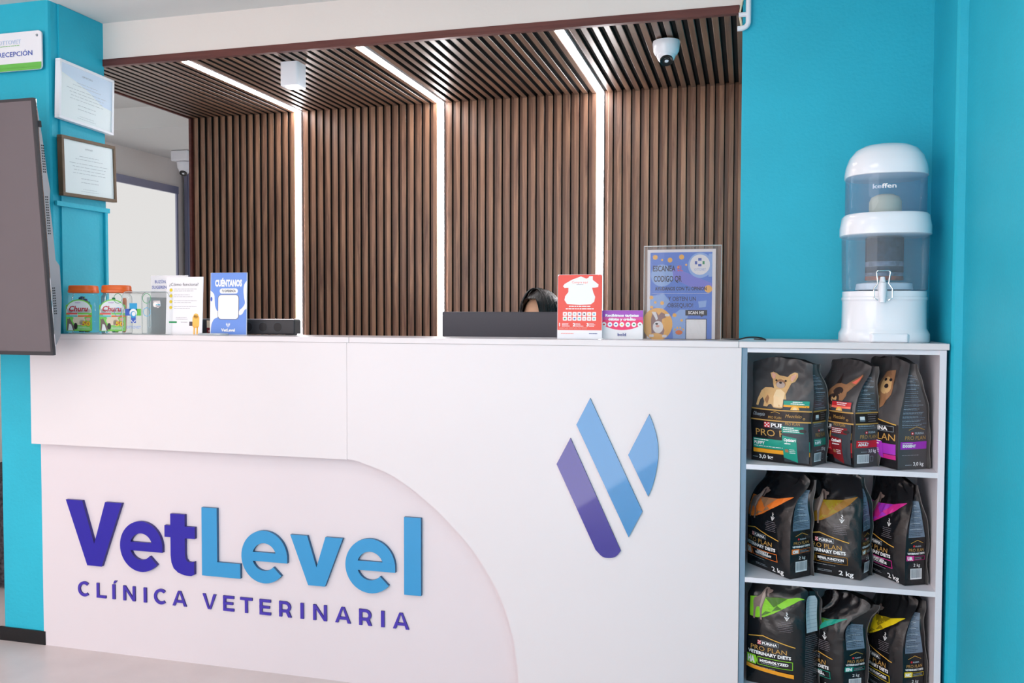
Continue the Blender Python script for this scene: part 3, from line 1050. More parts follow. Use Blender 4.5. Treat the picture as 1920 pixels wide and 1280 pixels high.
def card(name, label, x0, x1, y, h, lean, th=.003, m='paper', rot=0., x0b=None):
    """upright counter card; returns (thing, mapping, width)"""
    cx = (x0 + x1) / 2
    t = thing(name, label, 'card stand', (cx, y, CT))
    W = x1 - x0
    U = Vector((cos(rot), sin(rot), 0))
    N = Vector((sin(rot), -cos(rot), 0))
    V = (Vector((0, 0, 1)) * cos(lean) - N * sin(lean)).normalized()
    O = Vector((cx, y, CT + .0006)) - U * W / 2
    NN = U.cross(V)
    vs = []
    for d in (0, -th):
        for a, b in ((0, 0), (W, 0), (W, h), (0, h)):
            vs.append(O + U * a + V * b + NN * d)
    MB().add(vs, [(0, 1, 2, 3), (7, 6, 5, 4), (0, 4, 5, 1), (1, 5, 6, 2), (2, 6, 7, 3), (3, 7, 4, 0)]).build('panel', m, t)
    # back leg
    b0 = O + U * W * .3 - NN * th
    vs = [b0 + V * h * .55, b0 + U * W * .4 + V * h * .55]
    e = [Vector((v.x, v.y, CT + .0006)) - Vector((N.x, N.y, 0)) * .035 for v in vs]
    vs = vs + [e[1], e[0]]
    vs += [v - Vector((N.x, N.y, 0)) * .002 for v in vs]
    MB().add(vs, [(0, 1, 2, 3), (7, 6, 5, 4), (0, 4, 5, 1), (1, 5, 6, 2), (2, 6, 7, 3), (3, 7, 4, 0)]).build('back_leg', 'clear_edge', t)
    return t, plane(O, U, V), W


# ¿Cómo funciona?
t, f, W = card('card_stand', 'white counter card headed ¿Cómo funciona? with four yellow dots', -1.982, -1.835, .058, .203, radians(3))
p = Print()
p.text('¿Cómo funciona?', W * .08, .172, .0098, 'text_dark', 1, w=W * .80)
for i in range(4):
    z = .157 - i * .0205
    p.ell(W * .13, z, .006, .006, 'yellow', 1, 16)
    p.lines(W * .22, W * .86, z + .003, 2, .0065, .0011, 'gtext', 1, 20 + i)
p.lines(W * .28, W * .66, .060, 2, .006, .0011, 'gtext', 1, 9)
p.rrect(W * .09, .041, W * .31, .047, .002, 'leaf', 1)
p.lines(W * .42, W * .62, .043, 1, .005, .0016, 'gtext', 1, 6)
gx = W * .83
p.rrect(gx - .0135, .024, gx + .0135, .068, .010, 'posteror', 1)
p.ell(gx, .066, .010, .009, 'posteror', 1, 16)
p.rrect(gx - .009, .001, gx - .003, .030, .0025, 'posteror', 1)
p.rrect(gx + .003, .001, gx + .009, .030, .0025, 'posteror', 1)
p.rrect(gx - .026, .031, gx - .013, .046, .001, 'text_dark', 1)
p.build('print', f, t)

# CUÉNTANOS
t, f, W = card('card_stand', 'blue and white counter card headed CUÉNTANOS', -1.814, -1.670, .075, .217, radians(2), m='white_plastic')
p = Print()
p.rect(.002, .002, W - .001, .2165, 'cblue', 1)
wl = [(0.0, .155), (.008, .150), (.016, .140), (.018, .12), (.020, .10), (.027, .085), (.033, .08), (.03, .062), (.016, .055), (.006, .036), (.003, .01), (0, .005)]
p.poly(arcpts(wl, 4), 'white', 2)
wr = [(W, .19), (W * .93, .175), (W * .91, .155), (W * .93, .13), (W * .95, .11), (W * .88, .095), (W * .80, .085), (W * .80, .07), (W * .88, .073), (W * .95, .088), (W, .09)]
p.poly(arcpts(wr, 4), 'white', 2)
p.ell(.005, .125, .004, .008, 'dblue', 3, 14)
p.text('CUÉNTANOS', W / 2, .170, .021, 'white', 3, al='c', w=W * .74, bold=.06)
p.rrect(W * .26, .144, W * .76, .162, .0088, 'white', 3)
p.text('TU EXPERIENCIA', W * .51, .1495, .0075, 'posterink', 4, al='c', w=W * .38, bold=.02)
p.rrect(W * .215, .054, W * .79, .141, .013, 'text_dark', 3)
p.rrect(W * .225, .0555, W * .78, .1395, .012, 'white', 4)
for dx, a in ((-.006, -.35), (0, 0), (.006, .35)):
    p.poly([(W / 2 + dx - .002, .036), (W / 2 + dx * .3, .026), (W / 2 + dx + .002, .037), (W / 2 + dx * 1.2, .044)], 'white', 3)
p.text('VetLevel', W / 2, .0125, .0095, 'white', 3, al='c', w=W * .38, bold=.05)
p.build('print', f, t)

# clear oval tray between the cards
t = thing('tray', 'flat clear plastic oval tray lying in front of the two left counter cards', 'tray', (-1.775, .04, CT))
m = MB()
vs, fs = [], []
prf = [(1, 0), (1.04, .003), (1, .0065), (.9, .0065), (.88, .003), (.0, .003)]
for q, z in prf:
    vs += [(-1.775 + .056 * q * cos(2 * pi * i / 28), .036 + .03 * q * sin(2 * pi * i / 28), CT + .0005 + z) for i in range(28)]
for j in range(len(prf) - 1):
    fs += [(j * 28 + i, j * 28 + (i + 1) % 28, (j + 1) * 28 + (i + 1) % 28, (j + 1) * 28 + i) for i in range(28)]
m.add(vs, fs).build('dish', 'clear_edge', t, smooth=True)

# dark speaker bar behind the cards
t = thing('speaker', 'long dark desktop speaker with round drivers standing behind the blue card', 'speaker', (-1.7, .15, CT))
MB().box(-1.900, -1.520, .135, .185, CT + .003, CT + .054).build('housing', 'tv_dark', t, bevel=.004)
MB().box(-1.898, -1.522, .137, .183, CT + .054, CT + .0565).build('top_trim', 'metal', t)
for x in (-1.700, -1.642, -1.584):
    p = Print()
    p.ring(0, 0, .0175, .0012, 'slate', 1)
    p.ell(0, 0, .0160, .0160, 'black', 1)
    p.build('driver', plane((x, .135, CT + .028), (1, 0, 0), (0, 0, 1)), t)
p = Print()
p.rect(0, .008, .034, .034, 'cream', 1)
p.rect(0, -.012, .034, .008, 'dred', 1)
p.text('MAX', .017, -.008, .007, 'white', 2, al='c')
p.ell(.022, .024, .004, .004, 'dred', 2, 12)
p.build('sticker', plane((-1.866, .1335, CT + .016), (1, 0, 0), (0, 0, 1)), t)
for x in (-1.87, -1.56):
    MB().box(x, x + .03, .145, .175, CT + .0002, CT + .003).build('foot', 'black_plastic', t)

# monitor on the desk
t = thing('monitor', 'dark grey computer monitor seen from behind, in front of the seated person', 'monitor', (-.82, .45, .735))
MB().box(-1.081, -.50, .43, .455, .90, 1.2385).build('back_cover', 'dark_grey', t, bevel=.004)
MB().box(-1.076, -.505, .455, .459, .905, 1.234).build('screen', 'black_plastic', t)
MB().box(-.86, -.72, .405, .43, .93, 1.10).build('stand_neck', 'dark_grey', t, bevel=.006)
MB().box(-.84, -.74, .40, .418, .745, .95).build('stand_post', 'dark_grey', t)
MB().box(-.93, -.65, .34, .48, .7355, .75).build('stand_foot', 'dark_grey', t, bevel=.005)

# red payment card
t, f, W = card('card_stand', 'red counter card with a white house outline above numbered steps', -.5665, -.4265, .050, .199, radians(2), m='white_plastic')
p = Print()
p.rrect(.001, .028, W - .001, .198, .007, 'cardred', 1)
p.rect(.001, .0275, W - .001, .036, 'cardred', 1.5)
p.poly([(.073, .193), (.09, .186), (.098, .190), (.098, .193), (.110, .194), (.110, .182), (.128, .168), (.127, .160), (.116, .158), (.108, .158), (.112, .143), (.118, .130), (.115, .115), (.105, .107), (.07, .105),
        (.03, .108), (.022, .120), (.024, .132), (.034, .145), (.034, .158), (.022, .157), (.017, .163), (.022, .170), (.045, .183)], 'white', 2)
p.text('Compra aquí', .070, .172, .0065, 'coral', 3, al='c', w=.050)
p.lines(.055, .085, .167, 1, .004, .0012, 'gtext', 3, 3, 'c')
p.lines(.022, .118, .099, 2, .0075, .0035, 'white', 2, 4, 'c')
for j in range(2):
    for i in range(7):
        x = .0175 + i * .0152
        p.rrect(x, .071 - j * .0145, x + .0128, .0835 - j * .0145, .002, 'white', 2, 3)
        c = ('coral', 'gtext', 'textgrey', 'navy', 'posterink', 'posteror', 'cyan', 'leaf', 'hotpink', 'dblue', 'aqua', 'pink', 'pink', 'aqua')[j * 7 + i]
        p.ell(x + .0064, .077 - j * .0145, .0032, .0024, c, 3, 10)
for i, d in enumerate('123'):
    p.text(d, .006 + i * .043, .0395, .0095, 'white', 2, bold=.05)
    p.lines(.015 + i * .042, .040 + i * .042, .047, 3, .004, .0016, 'white', 2, 30 + i)
p.lines(.006, .134, .0345, 2, .0032, .0009, 'pink', 2, 8)
p.lines(.012, .06, .016, 1, .004, .0016, 'coral', 2, 5)
p.lines(.100, .128, .016, 1, .004, .002, 'navy', 2, 6)
p.build('print', f, t)

# purple card
t, f, W = card('card_stand', 'small pink and purple counter card reading Recibimos tarjetas débito y crédito', -.4345, -.3055, .082, .089, radians(3))
p = Print()
base = [(0, .046)] + [(W * i / 16, .046 - .018 * (1 - ((i - 8) / 8) ** 2)) for i in range(1, 16)] + [(W, .046)]
rows = [(.028, 'hotpink'), (.046, 'hotpink'), (.058, 'hotpink'), (.068, 'midpink'), (.078, 'violet'), (.0885, 'violet')]
p.poly(base, 'hotpink', 1)
p.rect(0, .0455, W, .0585, 'hotpink', 1.4)
p.rect(0, .0585, W, .0685, 'midpink', 1)
p.rect(0, .0685, W, .0885, 'violet', 1)
p.text('Recibimos tarjetas', W / 2, .0695, .0075, 'white', 3, al='c', w=W * .80, bold=.05)
p.text('débito y crédito', W / 2, .0575, .0075, 'white', 3, al='c', w=W * .66, bold=.05)
for i in range(7):
    x = W * (.07 + .1433 * i)
    p.ell(x, .045, .0075, .0075, 'white', 3, 18)
    p.ell(x, .045, .0036, .0022, ('cardred', 'cblue', 'dblue', 'posteror', 'aqua', 'leaf', 'gtext')[i], 4, 10)
p.text('bold', W / 2, .010, .0085, 'navy', 3, al='c', w=W * .20, bold=.02)
p.build('print', f, t)

# acrylic poster holder
ax0, ax1, ay, ah = -.3075, -.0745, .120, .287
t = thing('poster_holder', 'tall clear acrylic stand holding a blue poster that reads ESCANEA EL CODIGO QR', 'poster stand', (-.19, ay, CT))
MB().box(ax0, ax1, ay, ay + .002, CT + .001, CT + ah).build('front_sheet', 'acrylic_grey', t)
MB().box(ax0, ax1, ay + .005, ay + .007, CT + .001, CT + ah).build('back_sheet', 'acrylic_grey', t)
MB().box(ax0, ax1, ay - .001, ay + .008, CT + ah - .0015, CT + ah + .0015).box(ax1 - .0012, ax1 + .001, ay - .0005, ay + .0075, CT + .001, CT + ah).box(ax0 - .001, ax0 + .0008, ay - .0005, ay + .0075, CT + .001, CT + ah).build('edge', 'clear_edge', t)
MB().box(ax0 + .01, ax1 - .01, ay + .007, ay + .06, CT + .0005, CT + .003).build('foot', 'acrylic_grey', t)
ps = thing('poster', 'blue poster with a cartoon dog and orange dots standing in the clear acrylic stand', 'poster', (-.19, ay + .003, CT))
MB().box(-.2975, -.0915, ay + .0028, ay + .0038, CT + .002, CT + .2765).build('sheet', 'paper', ps)
f = plane((-.2975, ay + .0028, CT + .002), (1, 0, 0), (0, 0, 1), off=.0002, eps=.0001)
W, H = .206, .2745
p = Print()
p.rect(.009, .0, .186 + .010, H - .009, 'posterblue', 1)
p.poly([(.08, .22), (.196, .17), (.196, .145), (.13, .16), (.07, .19)], 'posterviolet', 1.4)
p.ell(.045, .195, .034, .034, 'posterlight', 2)
p.poly([(.009, .13), (.05, .14), (.07, .115), (.05, .09), (.009, .10)], 'posterlight', 1.7)
p.poly([(.08, .0), (.075, .07), (.10, .09), (.125, .09), (.12, .0)], 'posterlight', 1.6)
p.ell(.160, .225, .0365, .0385, 'posterlight', 2, 32)
p.rect(.185, .19, .196, .26, 'posterlight', 1.5)
p.ell(.159, .227, .030, .031, 'white', 3, 32)
p.rect(.154, .239, .164, .247, 'dblue', 4)
p.rect(.144, .228, .151, .238, 'dblue', 4)
p.rect(.154, .222, .164, .229, 'dblue', 4)
p.rect(.167, .228, .173, .238, 'leaf', 4)
p.text('OTTOVET', .160, .2085, .0075, 'cblue', 4, al='c', w=.034)
for x, y, r in ((.024, .251, .0075), (.045, .243, .0035), (.069, .242, .0075), (.104, .251, .0078), (.094, .220, .0035), (.118, .227, .0032), (.185, .153, .0135), (.013, .127, .006), (.025, .112, .004), (.046, .110, .006), (.014, .097, .005),
                (.084, .073, .006), (.106, .057, .004)):
    if x + r > .196:
        r = .196 - x + .0005
    p.ell(x, y, r, r * 1.0, 'posteror', 3, 18)
p.text('ESCANEA', .0175, .208, .0165, 'posterink', 5, w=.068, bold=.02)
p.text('EL', .0925, .208, .0165, 'cardred', 5, w=.016)
p.text('CODIGO QR', .020, .176, .0175, 'posterink', 5, w=.085, bold=.02)
p.text('AYUDANOS CON TU OPINION', .024, .149, .0105, 'posterink', 5, w=.156, bold=.03)
p.rect(.015, .139, .188, .1398, 'white', 5)
p.text('Y OBTEN UN', .064, .117, .0125, 'posterink', 5, w=.084, bold=.01)
p.text('OBSEQUIO!', .062, .097, .0125, 'posterink', 5, w=.078, bold=.01)
p.rect(.117, .072, .182, .089, 'posterink', 5)
p.poly([(.160, .0725), (.172, .0725), (.166, .067)], 'posterink', 5)
p.text('SCAN ME', .149, .0765, .0085, 'white', 6, al='c', w=.048, bold=.03)
p.rect(.118, .0, .181, .062, 'posterink', 5)
p.rect(.120, .0, .179, .060, 'white', 6)
p.ell(.032, .045, .046, .050, 'posteror', 3, 36)
p.poly([(.014, .015), (.012, .06), (.018, .082), (.028, .083), (.036, .072), (.044, .082), (.058, .075), (.058, .066), (.046, .060), (.046, .045), (.054, .026), (.050, .012), (.03, .018)], 'dogbrown', 4)
p.poly([(.014, .083), (.027, .083), (.034, .062), (.028, .056), (.024, .066)], 'white', 5)
p.ell(.034, .036, .016, .019, 'white', 5, 20)
p.ell(.030, .046, .0045, .003, 'nose', 6, 14)
p.ell(.033, .039, .006, .004, 'pink', 6, 14)
for x, y in ((.062, .073), (.014, .009), (.054, .008)):
    p.rrect(x - .007, y - .004, x + .007, y + .004, .002, 'white', 5)
p.ell(.098, .020, .011, .007, 'orange', 4, 16)
for x, y in ((.086, .029), (.093, .034), (.102, .034), (.110, .029)):
    p.ell(x, y, .0028, .0035, 'posteror', 4, 10)
p.poly([(.155, .115), (.180, .118), (.178, .098), (.158, .096)], 'posterlight', 3)
p.build('print', f, ps)

# cable
ck = [(-.07, .17, CT + .003), (-.045, .12, CT + .003), (-.021, .08, CT + .004), (.004, .07, CT + .010), (.026, .065, CT + .011), (.046, .07, CT + .008), (.056, .085, CT + .003), (.05, .12, CT + .003), (.02, .17, CT + .003)]
path = []
for i in range(len(ck) - 1):
    p0, p1, p2, p3 = [Vector(ck[max(0, min(len(ck) - 1, i + q))]) for q in (-1, 0, 1, 2)]
    for k in range(5):
        u = k / 5
        path.append(.5 * ((2 * p1) + (p2 - p0) * u + (2 * p0 - 5 * p1 + 4 * p2 - p3) * u * u + (-p0 + 3 * p1 - 3 * p2 + p3) * u ** 3))
tag(MB().tube(path, .0022, 8).build('cable', 'black_plastic', smooth=True), 'thin black cable looping over the joint between counter and shelf unit', 'cable')

# ------------------------------------------------------------------ water dispenser
wd = thing('water_dispenser', 'tall water purifier dispenser with white dome lid and two blue clear tanks', 'water dispenser', (.386, .135, CT))
cx, cy = .386, .137
MB().lathe([(.119, .0), (.122, .004), (.1215, .024), (.116, .034), (.1135, .040), (.1125, .115), (.1135, .120), (.1145, .121), (.1145, .128), (.1125, .130), (.1125, .145), (.108, .146)], cx, cy, CT, 64, sq=.5).build('base', 'white_gloss', wd, smooth=True)
m = MB()
m.prism([(cx - .058, cy - .109), (cx - .045, cy - .1235), (cx + .045, cy - .1235), (cx + .058, cy - .109)], CT + .001, CT + .026, 'z')
m.build('drip_ledge', 'white_gloss', wd, bevel=.004)
MB().lathe([(.108, .147), (.1135, .150), (.1165, .29), (.117, .308)], cx, cy, CT, 64, sq=.5, cap=False).build('lower_tank', 'blue_clear', wd, smooth=True)
MB().lathe([(.06, .147), (.078, .150), (.075, .168), (.058, .171)], cx, cy, CT, 48, sq=.3).build('inner_plate', 'white_plastic', wd, smooth=True)
for i in range(1):
    pass
MB().lathe([(.117, .304), (.1225, .307), (.1225, .330), (.1195, .345), (.1175, .360), (.112, .366), (.06, .367)], cx, cy, CT, 64, sq=.5).build('middle_ring', 'white_gloss', wd, smooth=True)
MB().lathe([(.1055, .367), (.1085, .372), (.1085, .474)], cx, cy, CT, 64, sq=.5, cap=False).build('upper_tank', 'blue_clear_deep', wd, smooth=True)
MB().lathe([(.1085, .4735), (.1115, .475), (.1115, .486), (.1085, .505), (.100, .530), (.084, .551), (.062, .563), (.035, .569), (.010, .570)], cx, cy, CT, 64, sq=.5).build('lid', 'white_gloss', wd, smooth=True)
MB().lathe([(.042, .368), (.044, .372), (.044, .405), (.038, .418), (.022, .426), (.004, .428)], cx, cy, CT, 40).build('ceramic_filter', 'ivory', wd, smooth=True)
fl = thing
MB().lathe([(.048, .302), (.050, .298), (.050, .225), (.051, .224), (.051, .215), (.050, .214), (.049, .180), (.046, .176)], cx, cy, CT, 40).build('filter_cartridge', 'clear_edge', wd, smooth=True)
fc = wd.children[-1]
for z0, z1, mm in ((.232, .300, 'rock_dark'), (.218, .231, 'rock_grey'), (.200, .217, 'rock_dark'), (.190, .199, 'rock_grey'), (.178, .189, 'rock_red')):
    MB().lathe([(.0512, z0), (.0518, z0 + .002), (.0518, z1 - .002), (.0512, z1)], cx, cy, CT, 40).build('filter_medium', mm, fc, smooth=True)
p = Print()
f2 = lambda u, v, L: Vector((cx + (.1088 + L * .0003) * sin(u / .109 - .12) * 1.0, cy - (.1088 + L * .0003) * cos(u / .109 - .12) * 1.0 - .001, CT + v))
p.text('keffen', -.036, .432, .012, 'white', 1, w=.062, bold=.02)
p.build('logo', f2, wd)
# tap
sx = cx - .022
m = MB().tube([(sx, cy - .108, CT + .150), (sx, cy - .125, CT + .150)], .011, 16)
m.tube([(sx, cy - .132, CT + .135), (sx, cy - .132, CT + .168)], .0115, 16)
m.tube([(sx, cy - .132, CT + .168), (sx, cy - .130, CT + .183)], [.009, .006], 12)
m.build('tap', 'white_plastic', wd, smooth=True)
b = [(-.017, .190), (-.018, .196), (-.014, .200), (.014, .200), (.018, .196), (.017, .190), (.014, .165), (.024, .150), (.0235, .125), (.014, .118)]
path = [(sx + a, cy - .146, CT + z) for a, z in b] + [(sx - .0, cy - .146, CT + .126)]
full = [(sx - .014, .118), (sx - .0235, .125), (sx - .024, .150), (sx - .014, .165)]
path = [(a, cy - .146, CT + z) for a, z in full] + path[:10]
MB().tube(path, .0021, 8).build('bail_handle', 'chrome', wd, smooth=True)
MB().tube([(sx, cy - .134, CT + .136), (sx, cy - .139, CT + .112)], [.011, .008], 14).build('spout', 'white_plastic', wd, smooth=True)

# ------------------------------------------------------------------ pet food bags
def sm(a, b, t):
    t = max(0., min(1., (t - a) / (b - a)))
    return t * t * (3 - 2 * t)


HOUND = [(.02, .0), (.05, .30), (.02, .55), (.08, .66), (.26, .70), (.44, .78), (.52, .92), (.60, 1.0), (.74, .99), (.80, .95), (.99, .93), (.98, .87), (.84, .83), (.84, .74), (.76, .72), (.72, .80),
         (.66, .70), (.58, .52), (.52, .40), (.50, .20), (.52, .0), (.42, .0), (.40, .22), (.36, .38), (.22, .36), (.16, .24), (.14, .0)]
PUP = [(.0, .02), (.05, .25), (.12, .45), (.22, .55), (.38, .56), (.45, .54), (.42, .66), (.40, .78), (.36, .86), (.35, .96), (.42, 1.0), (.50, .96), (.56, .90), (.68, .90), (.76, .88), (.82, .96), (.92, 1.02), (.99, 1.0),
       (.98, .88), (.92, .74), (.84, .70), (.80, .60), (.76, .50), (.72, .38), (.74, .22), (.72, .0), (.62, -.04), (.46, -.02), (.40, .08), (.34, .06), (.30, -.01), (.20, .0), (.22, .14), (.17, .26), (.10, .18), (.06, .0)]


def bag(label, L, Cc, R, z0, H, seed, kind, color, code='', nm=('',), t0=.55, top=.42, fold=(0, 0), gus=.02, body='bag_black', bulge=.016, hound_x=.12, group='pet food bags on the shelf unit', wshow=None, sidetop=None, dv=-.02, df=0., pw=.84, wa=1.):
    L, Cc, R = [Vector((a[0], a[1], 0)) for a in (L, Cc, R)]
    Lb = L + (R - Cc)
    w_, d_ = (Cc - L).length, (R - Cc).length
    uF, uS = (Cc - L) / w_, (R - Cc) / d_
    nF = Vector((uF.y, -uF.x, 0))
    nS = Vector((uS.y, -uS.x, 0))
    rnd = random.Random(seed)
    fd = Vector((fold[0], fold[1], 0))
    t = thing('pet_food_bag', label, 'pet food bag', (Cc.x, Cc.y, z0), group)

    def a_(q):
        return top * sm(t0, 1.0, q)

    def edge(q):
        """small sideways wander of the vertical edges"""
        return .004 * noise.noise(Vector((seed * 3.1, q * 4, 0))) * sm(0, .25, q)

    def wr(x, q, s):
        v = Vector((x * 3.2, q * 4.5, seed + s))
        n1 = noise.noise(v)
        n2 = 1 - abs(noise.noise(Vector((x * 5 + q * 4, q * 7 - x * 3, seed + s + 9)))) * 2
        return wa * (n1 * .005 + n2 * .0035) * (.35 + 1.1 * sm(.35, .9, q))

    def zz(q, k=0.):
        return z0 + .001 + H * q - k

    def tot(q):
        return fd * sm(.62, 1.0, q) ** 1.2

    def front(u, q):
        a = a_(q)
        lp, cp = L + (Lb - L) * a, Cc + (R - Cc) * a
        b = bulge * (4 * u * (1 - u)) ** .8 * sm(-.02, .22, q) * (1 - .75 * sm(.55, 1, q))
        e = min(1, u * 9, (1 - u) * 9)
        p = lp + (cp - lp) * u + nF * (b + (wr(u, q, 0) if e > 0 else 0) * e * sm(0, .12, q)) + tot(q) + uF * edge(q)
        droop = .018 * sm(.75, 1, q) * (1 - sin(pi * u) ** .6) + .010 * sm(.7, 1, q) * noise.noise(Vector((u * 4, seed, 2)))
        return Vector((p.x, p.y, zz(q, max(0, droop))))

    def side(s, q):
        a = a_(q)
        cp, rp = Cc + (R - Cc) * a, R - (R - Cc) * a
        g = (gus * sm(.35, .85, q) - .004 * sm(0, .3, q) * (1 - sm(.4, .7, q))) * (1 - abs(2 * s - 1))
        p = cp + (rp - cp) * s - uF * g + nS * wr(s * .5, q, 5) * .6 * (1 - abs(2 * s - 1)) + tot(q) + uF * edge(q)
        droop = .018 * sm(.75, 1, q) + .010 * sm(.7, 1, q) * noise.noise(Vector((4, seed, 2)))
        return Vector((p.x, p.y, zz(q, max(0, droop))))

    def back(u, q):          # u 0 at R side, 1 at Lb
        a = a_(q)
        rp, lp = R - (R - Cc) * a, Lb - (Lb - L) * a
        p = rp + (lp - rp) * u - nF * .004 * (4 * u * (1 - u)) + tot(q) + uF * edge(q) * (1 - u)
        uu = 1 - u
        droop = .018 * sm(.75, 1, q) * (1 - sin(pi * uu) ** .6) + .010 * sm(.7, 1, q) * noise.noise(Vector((uu * 4, seed, 2)))
        return Vector((p.x, p.y, zz(q, max(0, droop))))

    def left(s, q):          # s 0 at Lb, 1 at L
        a = a_(q)
        lp, l2 = Lb - (Lb - L) * a, L + (Lb - L) * a
        p = lp + (l2 - lp) * s + uF * gus * .8 * sm(.4, .9, q) * (1 - abs(2 * s - 1)) + tot(q)
        return Vector((p.x, p.y, zz(q, .018 * sm(.75, 1, q))))

    NT, NF, NS, NB, NL = 64, 40, 14, 10, 6
    vs, fs = [], []
    for k in range(NT + 1):
        q = k / NT
        ring = [front(i / NF, q) for i in range(NF)] + [side(i / NS, q) for i in range(NS)] + [back(i / NB, q) for i in range(NB)] + [left(i / NL, q) for i in range(NL)]
        vs += ring
    n = NF + NS + NB + NL
    for k in range(NT):
        for i in range(n):
            fs.append((k * n + i, k * n + (i + 1) % n, (k + 1) * n + (i + 1) % n, (k + 1) * n + i))
    fs.append(tuple(range(n - 1, -1, -1)))
    fs.append(tuple(range(NT * n, NT * n + n)))
    m = MB().add(vs, fs)
    mats = [body]
    b = m.build('body', mats, t, smooth=True)
    # rear edge seam with a pale cut edge
    sv, sp = [], []
    N2 = 40
    for k in range(N2 + 1):
        q = k / N2
        p0 = side(1, q)
        wv = .007 + .002 * sin(q * 9 + seed)
        o = (nS * .6 + uS * .5).normalized() * wv + Vector((.0015 * sin(q * 23 + seed * 2), 0, 0))
        sv += [p0 - nS * .001, p0 + o]
        sp.append(p0 + o)
    se = MB().add(sv, [(2 * k, 2 * k + 1, 2 * k + 3, 2 * k + 2) for k in range(N2)])
    se.tube(sp, .0008, 5, 1)
    se.build('seam', ['bag_dark', 'bag_seam'], t, smooth=True)

    fmap = lambda u, v, Lr: front(max(0, min(1, u / w_)), max(0, min(1, v / H))) + nF * (.0010 + .00035 * Lr) + Vector((0, 0, .0004 * Lr * sm(.6, 1, v / H)))
    smap = lambda u, v, Lr: side(max(0, min(1, u / d_)), max(0, min(1, v / H))) + nS * (.0008 + .0003 * Lr)
    P, Q = Print(), Print()
    W = w_
    ws = wshow or W        # printed width
    x0 = W - ws
    if kind == 'vet':
        dk = {'orange': 'fawn3', 'brown': 'dyellow', 'magenta': 'purple', 'green': 'dgreen', 'teal': 'dgreen', 'yellow': 'dyellow'}[color]
        ws = W * pw
        x0 = 0
        X = lambda k: x0 + ws * k
        Y = lambda k: H * (k + df)
        # coloured facets
        P.poly([(X(.06), Y(.515)), (X(.20), Y(.512)), (X(.36), Y(.53)), (X(.54), Y(.575)), (X(.76), Y(.645)), (X(.93), Y(.70)), (X(1.10), Y(.775)), (X(1.08), Y(.775)), (X(.80), Y(.738)), (X(.45), Y(.720)), (X(.06), Y(.715))], color, 1)
        P.poly([(X(.36), Y(.715)), (X(.54), Y(.63)), (X(.80), Y(.735))], dk, 2)
        P.poly([(X(.50), Y(.590)), (X(.70), Y(.628)), (X(.60), Y(.652))], dk, 2)
        P.poly([(X(.26), Y(.522)), (X(.50), Y(.585)), (X(.38), Y(.585))], dk, 2)
        hs = [(X(hound_x + .38 * a), Y(.50 + .31 * b)) for a, b in HOUND]
        P.poly(hs, 'hound', 3)
        P.poly([(X(hound_x + .38 * a), Y(.50 + .31 * b)) for a, b in ((.40, .30), (.55, .55), (.66, .76), (.60, .90), (.52, .80), (.44, .60), (.38, .42))], 'hound2', 4)
        P.poly([(X(hound_x + .38 * a), Y(.50 + .31 * b)) for a, b in ((.62, .93), (.66, .74), (.72, .70), (.73, .84), (.68, .95))], 'hound3', 4)
        # vet mark and small print
        cxm = X(.80)
        P.line([(cxm - .0065, Y(.565)), (cxm, Y(.53)), (cxm + .0065, Y(.565))], .0016, 'white', 3)
        P.line([(cxm - .0035, Y(.565)), (cxm, Y(.545)), (cxm + .0035, Y(.565))], .0009, 'white', 3)
        P.line([(cxm, Y(.54)), (cxm, Y(.608))], .0010, 'white', 3)
        P.line([(cxm - .003, Y(.603)), (cxm + .003, Y(.592)), (cxm - .003, Y(.581)), (cxm + .003, Y(.570))], .0012, 'white', 3)
        P.lines(X(.62), X(.92), Y(.510), 6, .0052, .0009, 'gtext', 2, seed, 'c')
        Y = lambda k: H * (k + dv)
        P.line([(X(.04), Y(.405)), (X(.34), Y(.435)), (X(.97), Y(.365))], .0028, 'goldline', 2)
        P.rect(X(.24), Y(.345), X(.31), Y(.385), 'red', 2)
        for i in range(3):
            for j in range(3):
                if (i + j) % 2 == 0:
                    P.rect(X(.245 + .02 * i), Y(.349 + .0115 * j), X(.263 + .02 * i), Y(.3595 + .0115 * j), 'white', 3)
        P.frame(X(.31), Y(.345), X(.66), Y(.385), .0008, 'pale', 2)
        P.text('PURINA', X(.335), Y(.354), .0066, 'white', 3, w=ws * .30, bold=.04)
        P.text('PRO PLAN', X(.10), Y(.288), .0130, 'gold', 3, w=ws * .72)
        P.text('VETERINARY DIETS', X(.04), Y(.248), .0088, 'white', 3, w=ws * .86, bold=.04)
        P.poly([(X(.01), Y(.145)), (X(.21), Y(.145)), (X(.235), Y(.185)), (X(.21), Y(.232)), (X(.01), Y(.232))], color, 2)
        P.text(code, X(.03), Y(.160), .0165, 'white', 3, w=ws * .155, bold=.07)
        P.frame(X(.24), Y(.150), X(.93), Y(.228), .0018, color, 2)
        if len(nm) == 1:
            P.text(nm[0], X(.29), Y(.182), .0068, 'white', 3, w=ws * .56, bold=.05)
            P.lines(X(.32), X(.84), Y(.168), 1, .004, .0014, 'pale', 3, seed)
        else:
            P.text(nm[0], X(.40), Y(.198), .0060, 'white', 3, w=ws * .34, bold=.05)
            P.text(nm[1], X(.34), Y(.176), .0060, 'white', 3, w=ws * .46, bold=.05)
            P.lines(X(.36), X(.84), Y(.162), 1, .004, .0012, 'pale', 3, seed)
        P.lines(X(.04), X(.80), Y(.125), 1, .004, .0011, 'pale', 2, seed + 3)
        if code == 'HA':
            P.poly([(X(.0), Y(.10)), (X(.95), Y(.065)), (X(.95), Y(.105)), (X(.0), Y(.14))], 'amber', 2)
        else:
            P.text('2 kg', W * .62, Y(.042), .0135, 'white', 3, w=W * .26, bold=.02)
            P.lines(X(.28), X(.62), Y(.07), 2, .004, .0012, 'pale', 2, seed + 4)
        # side print
        D = d_
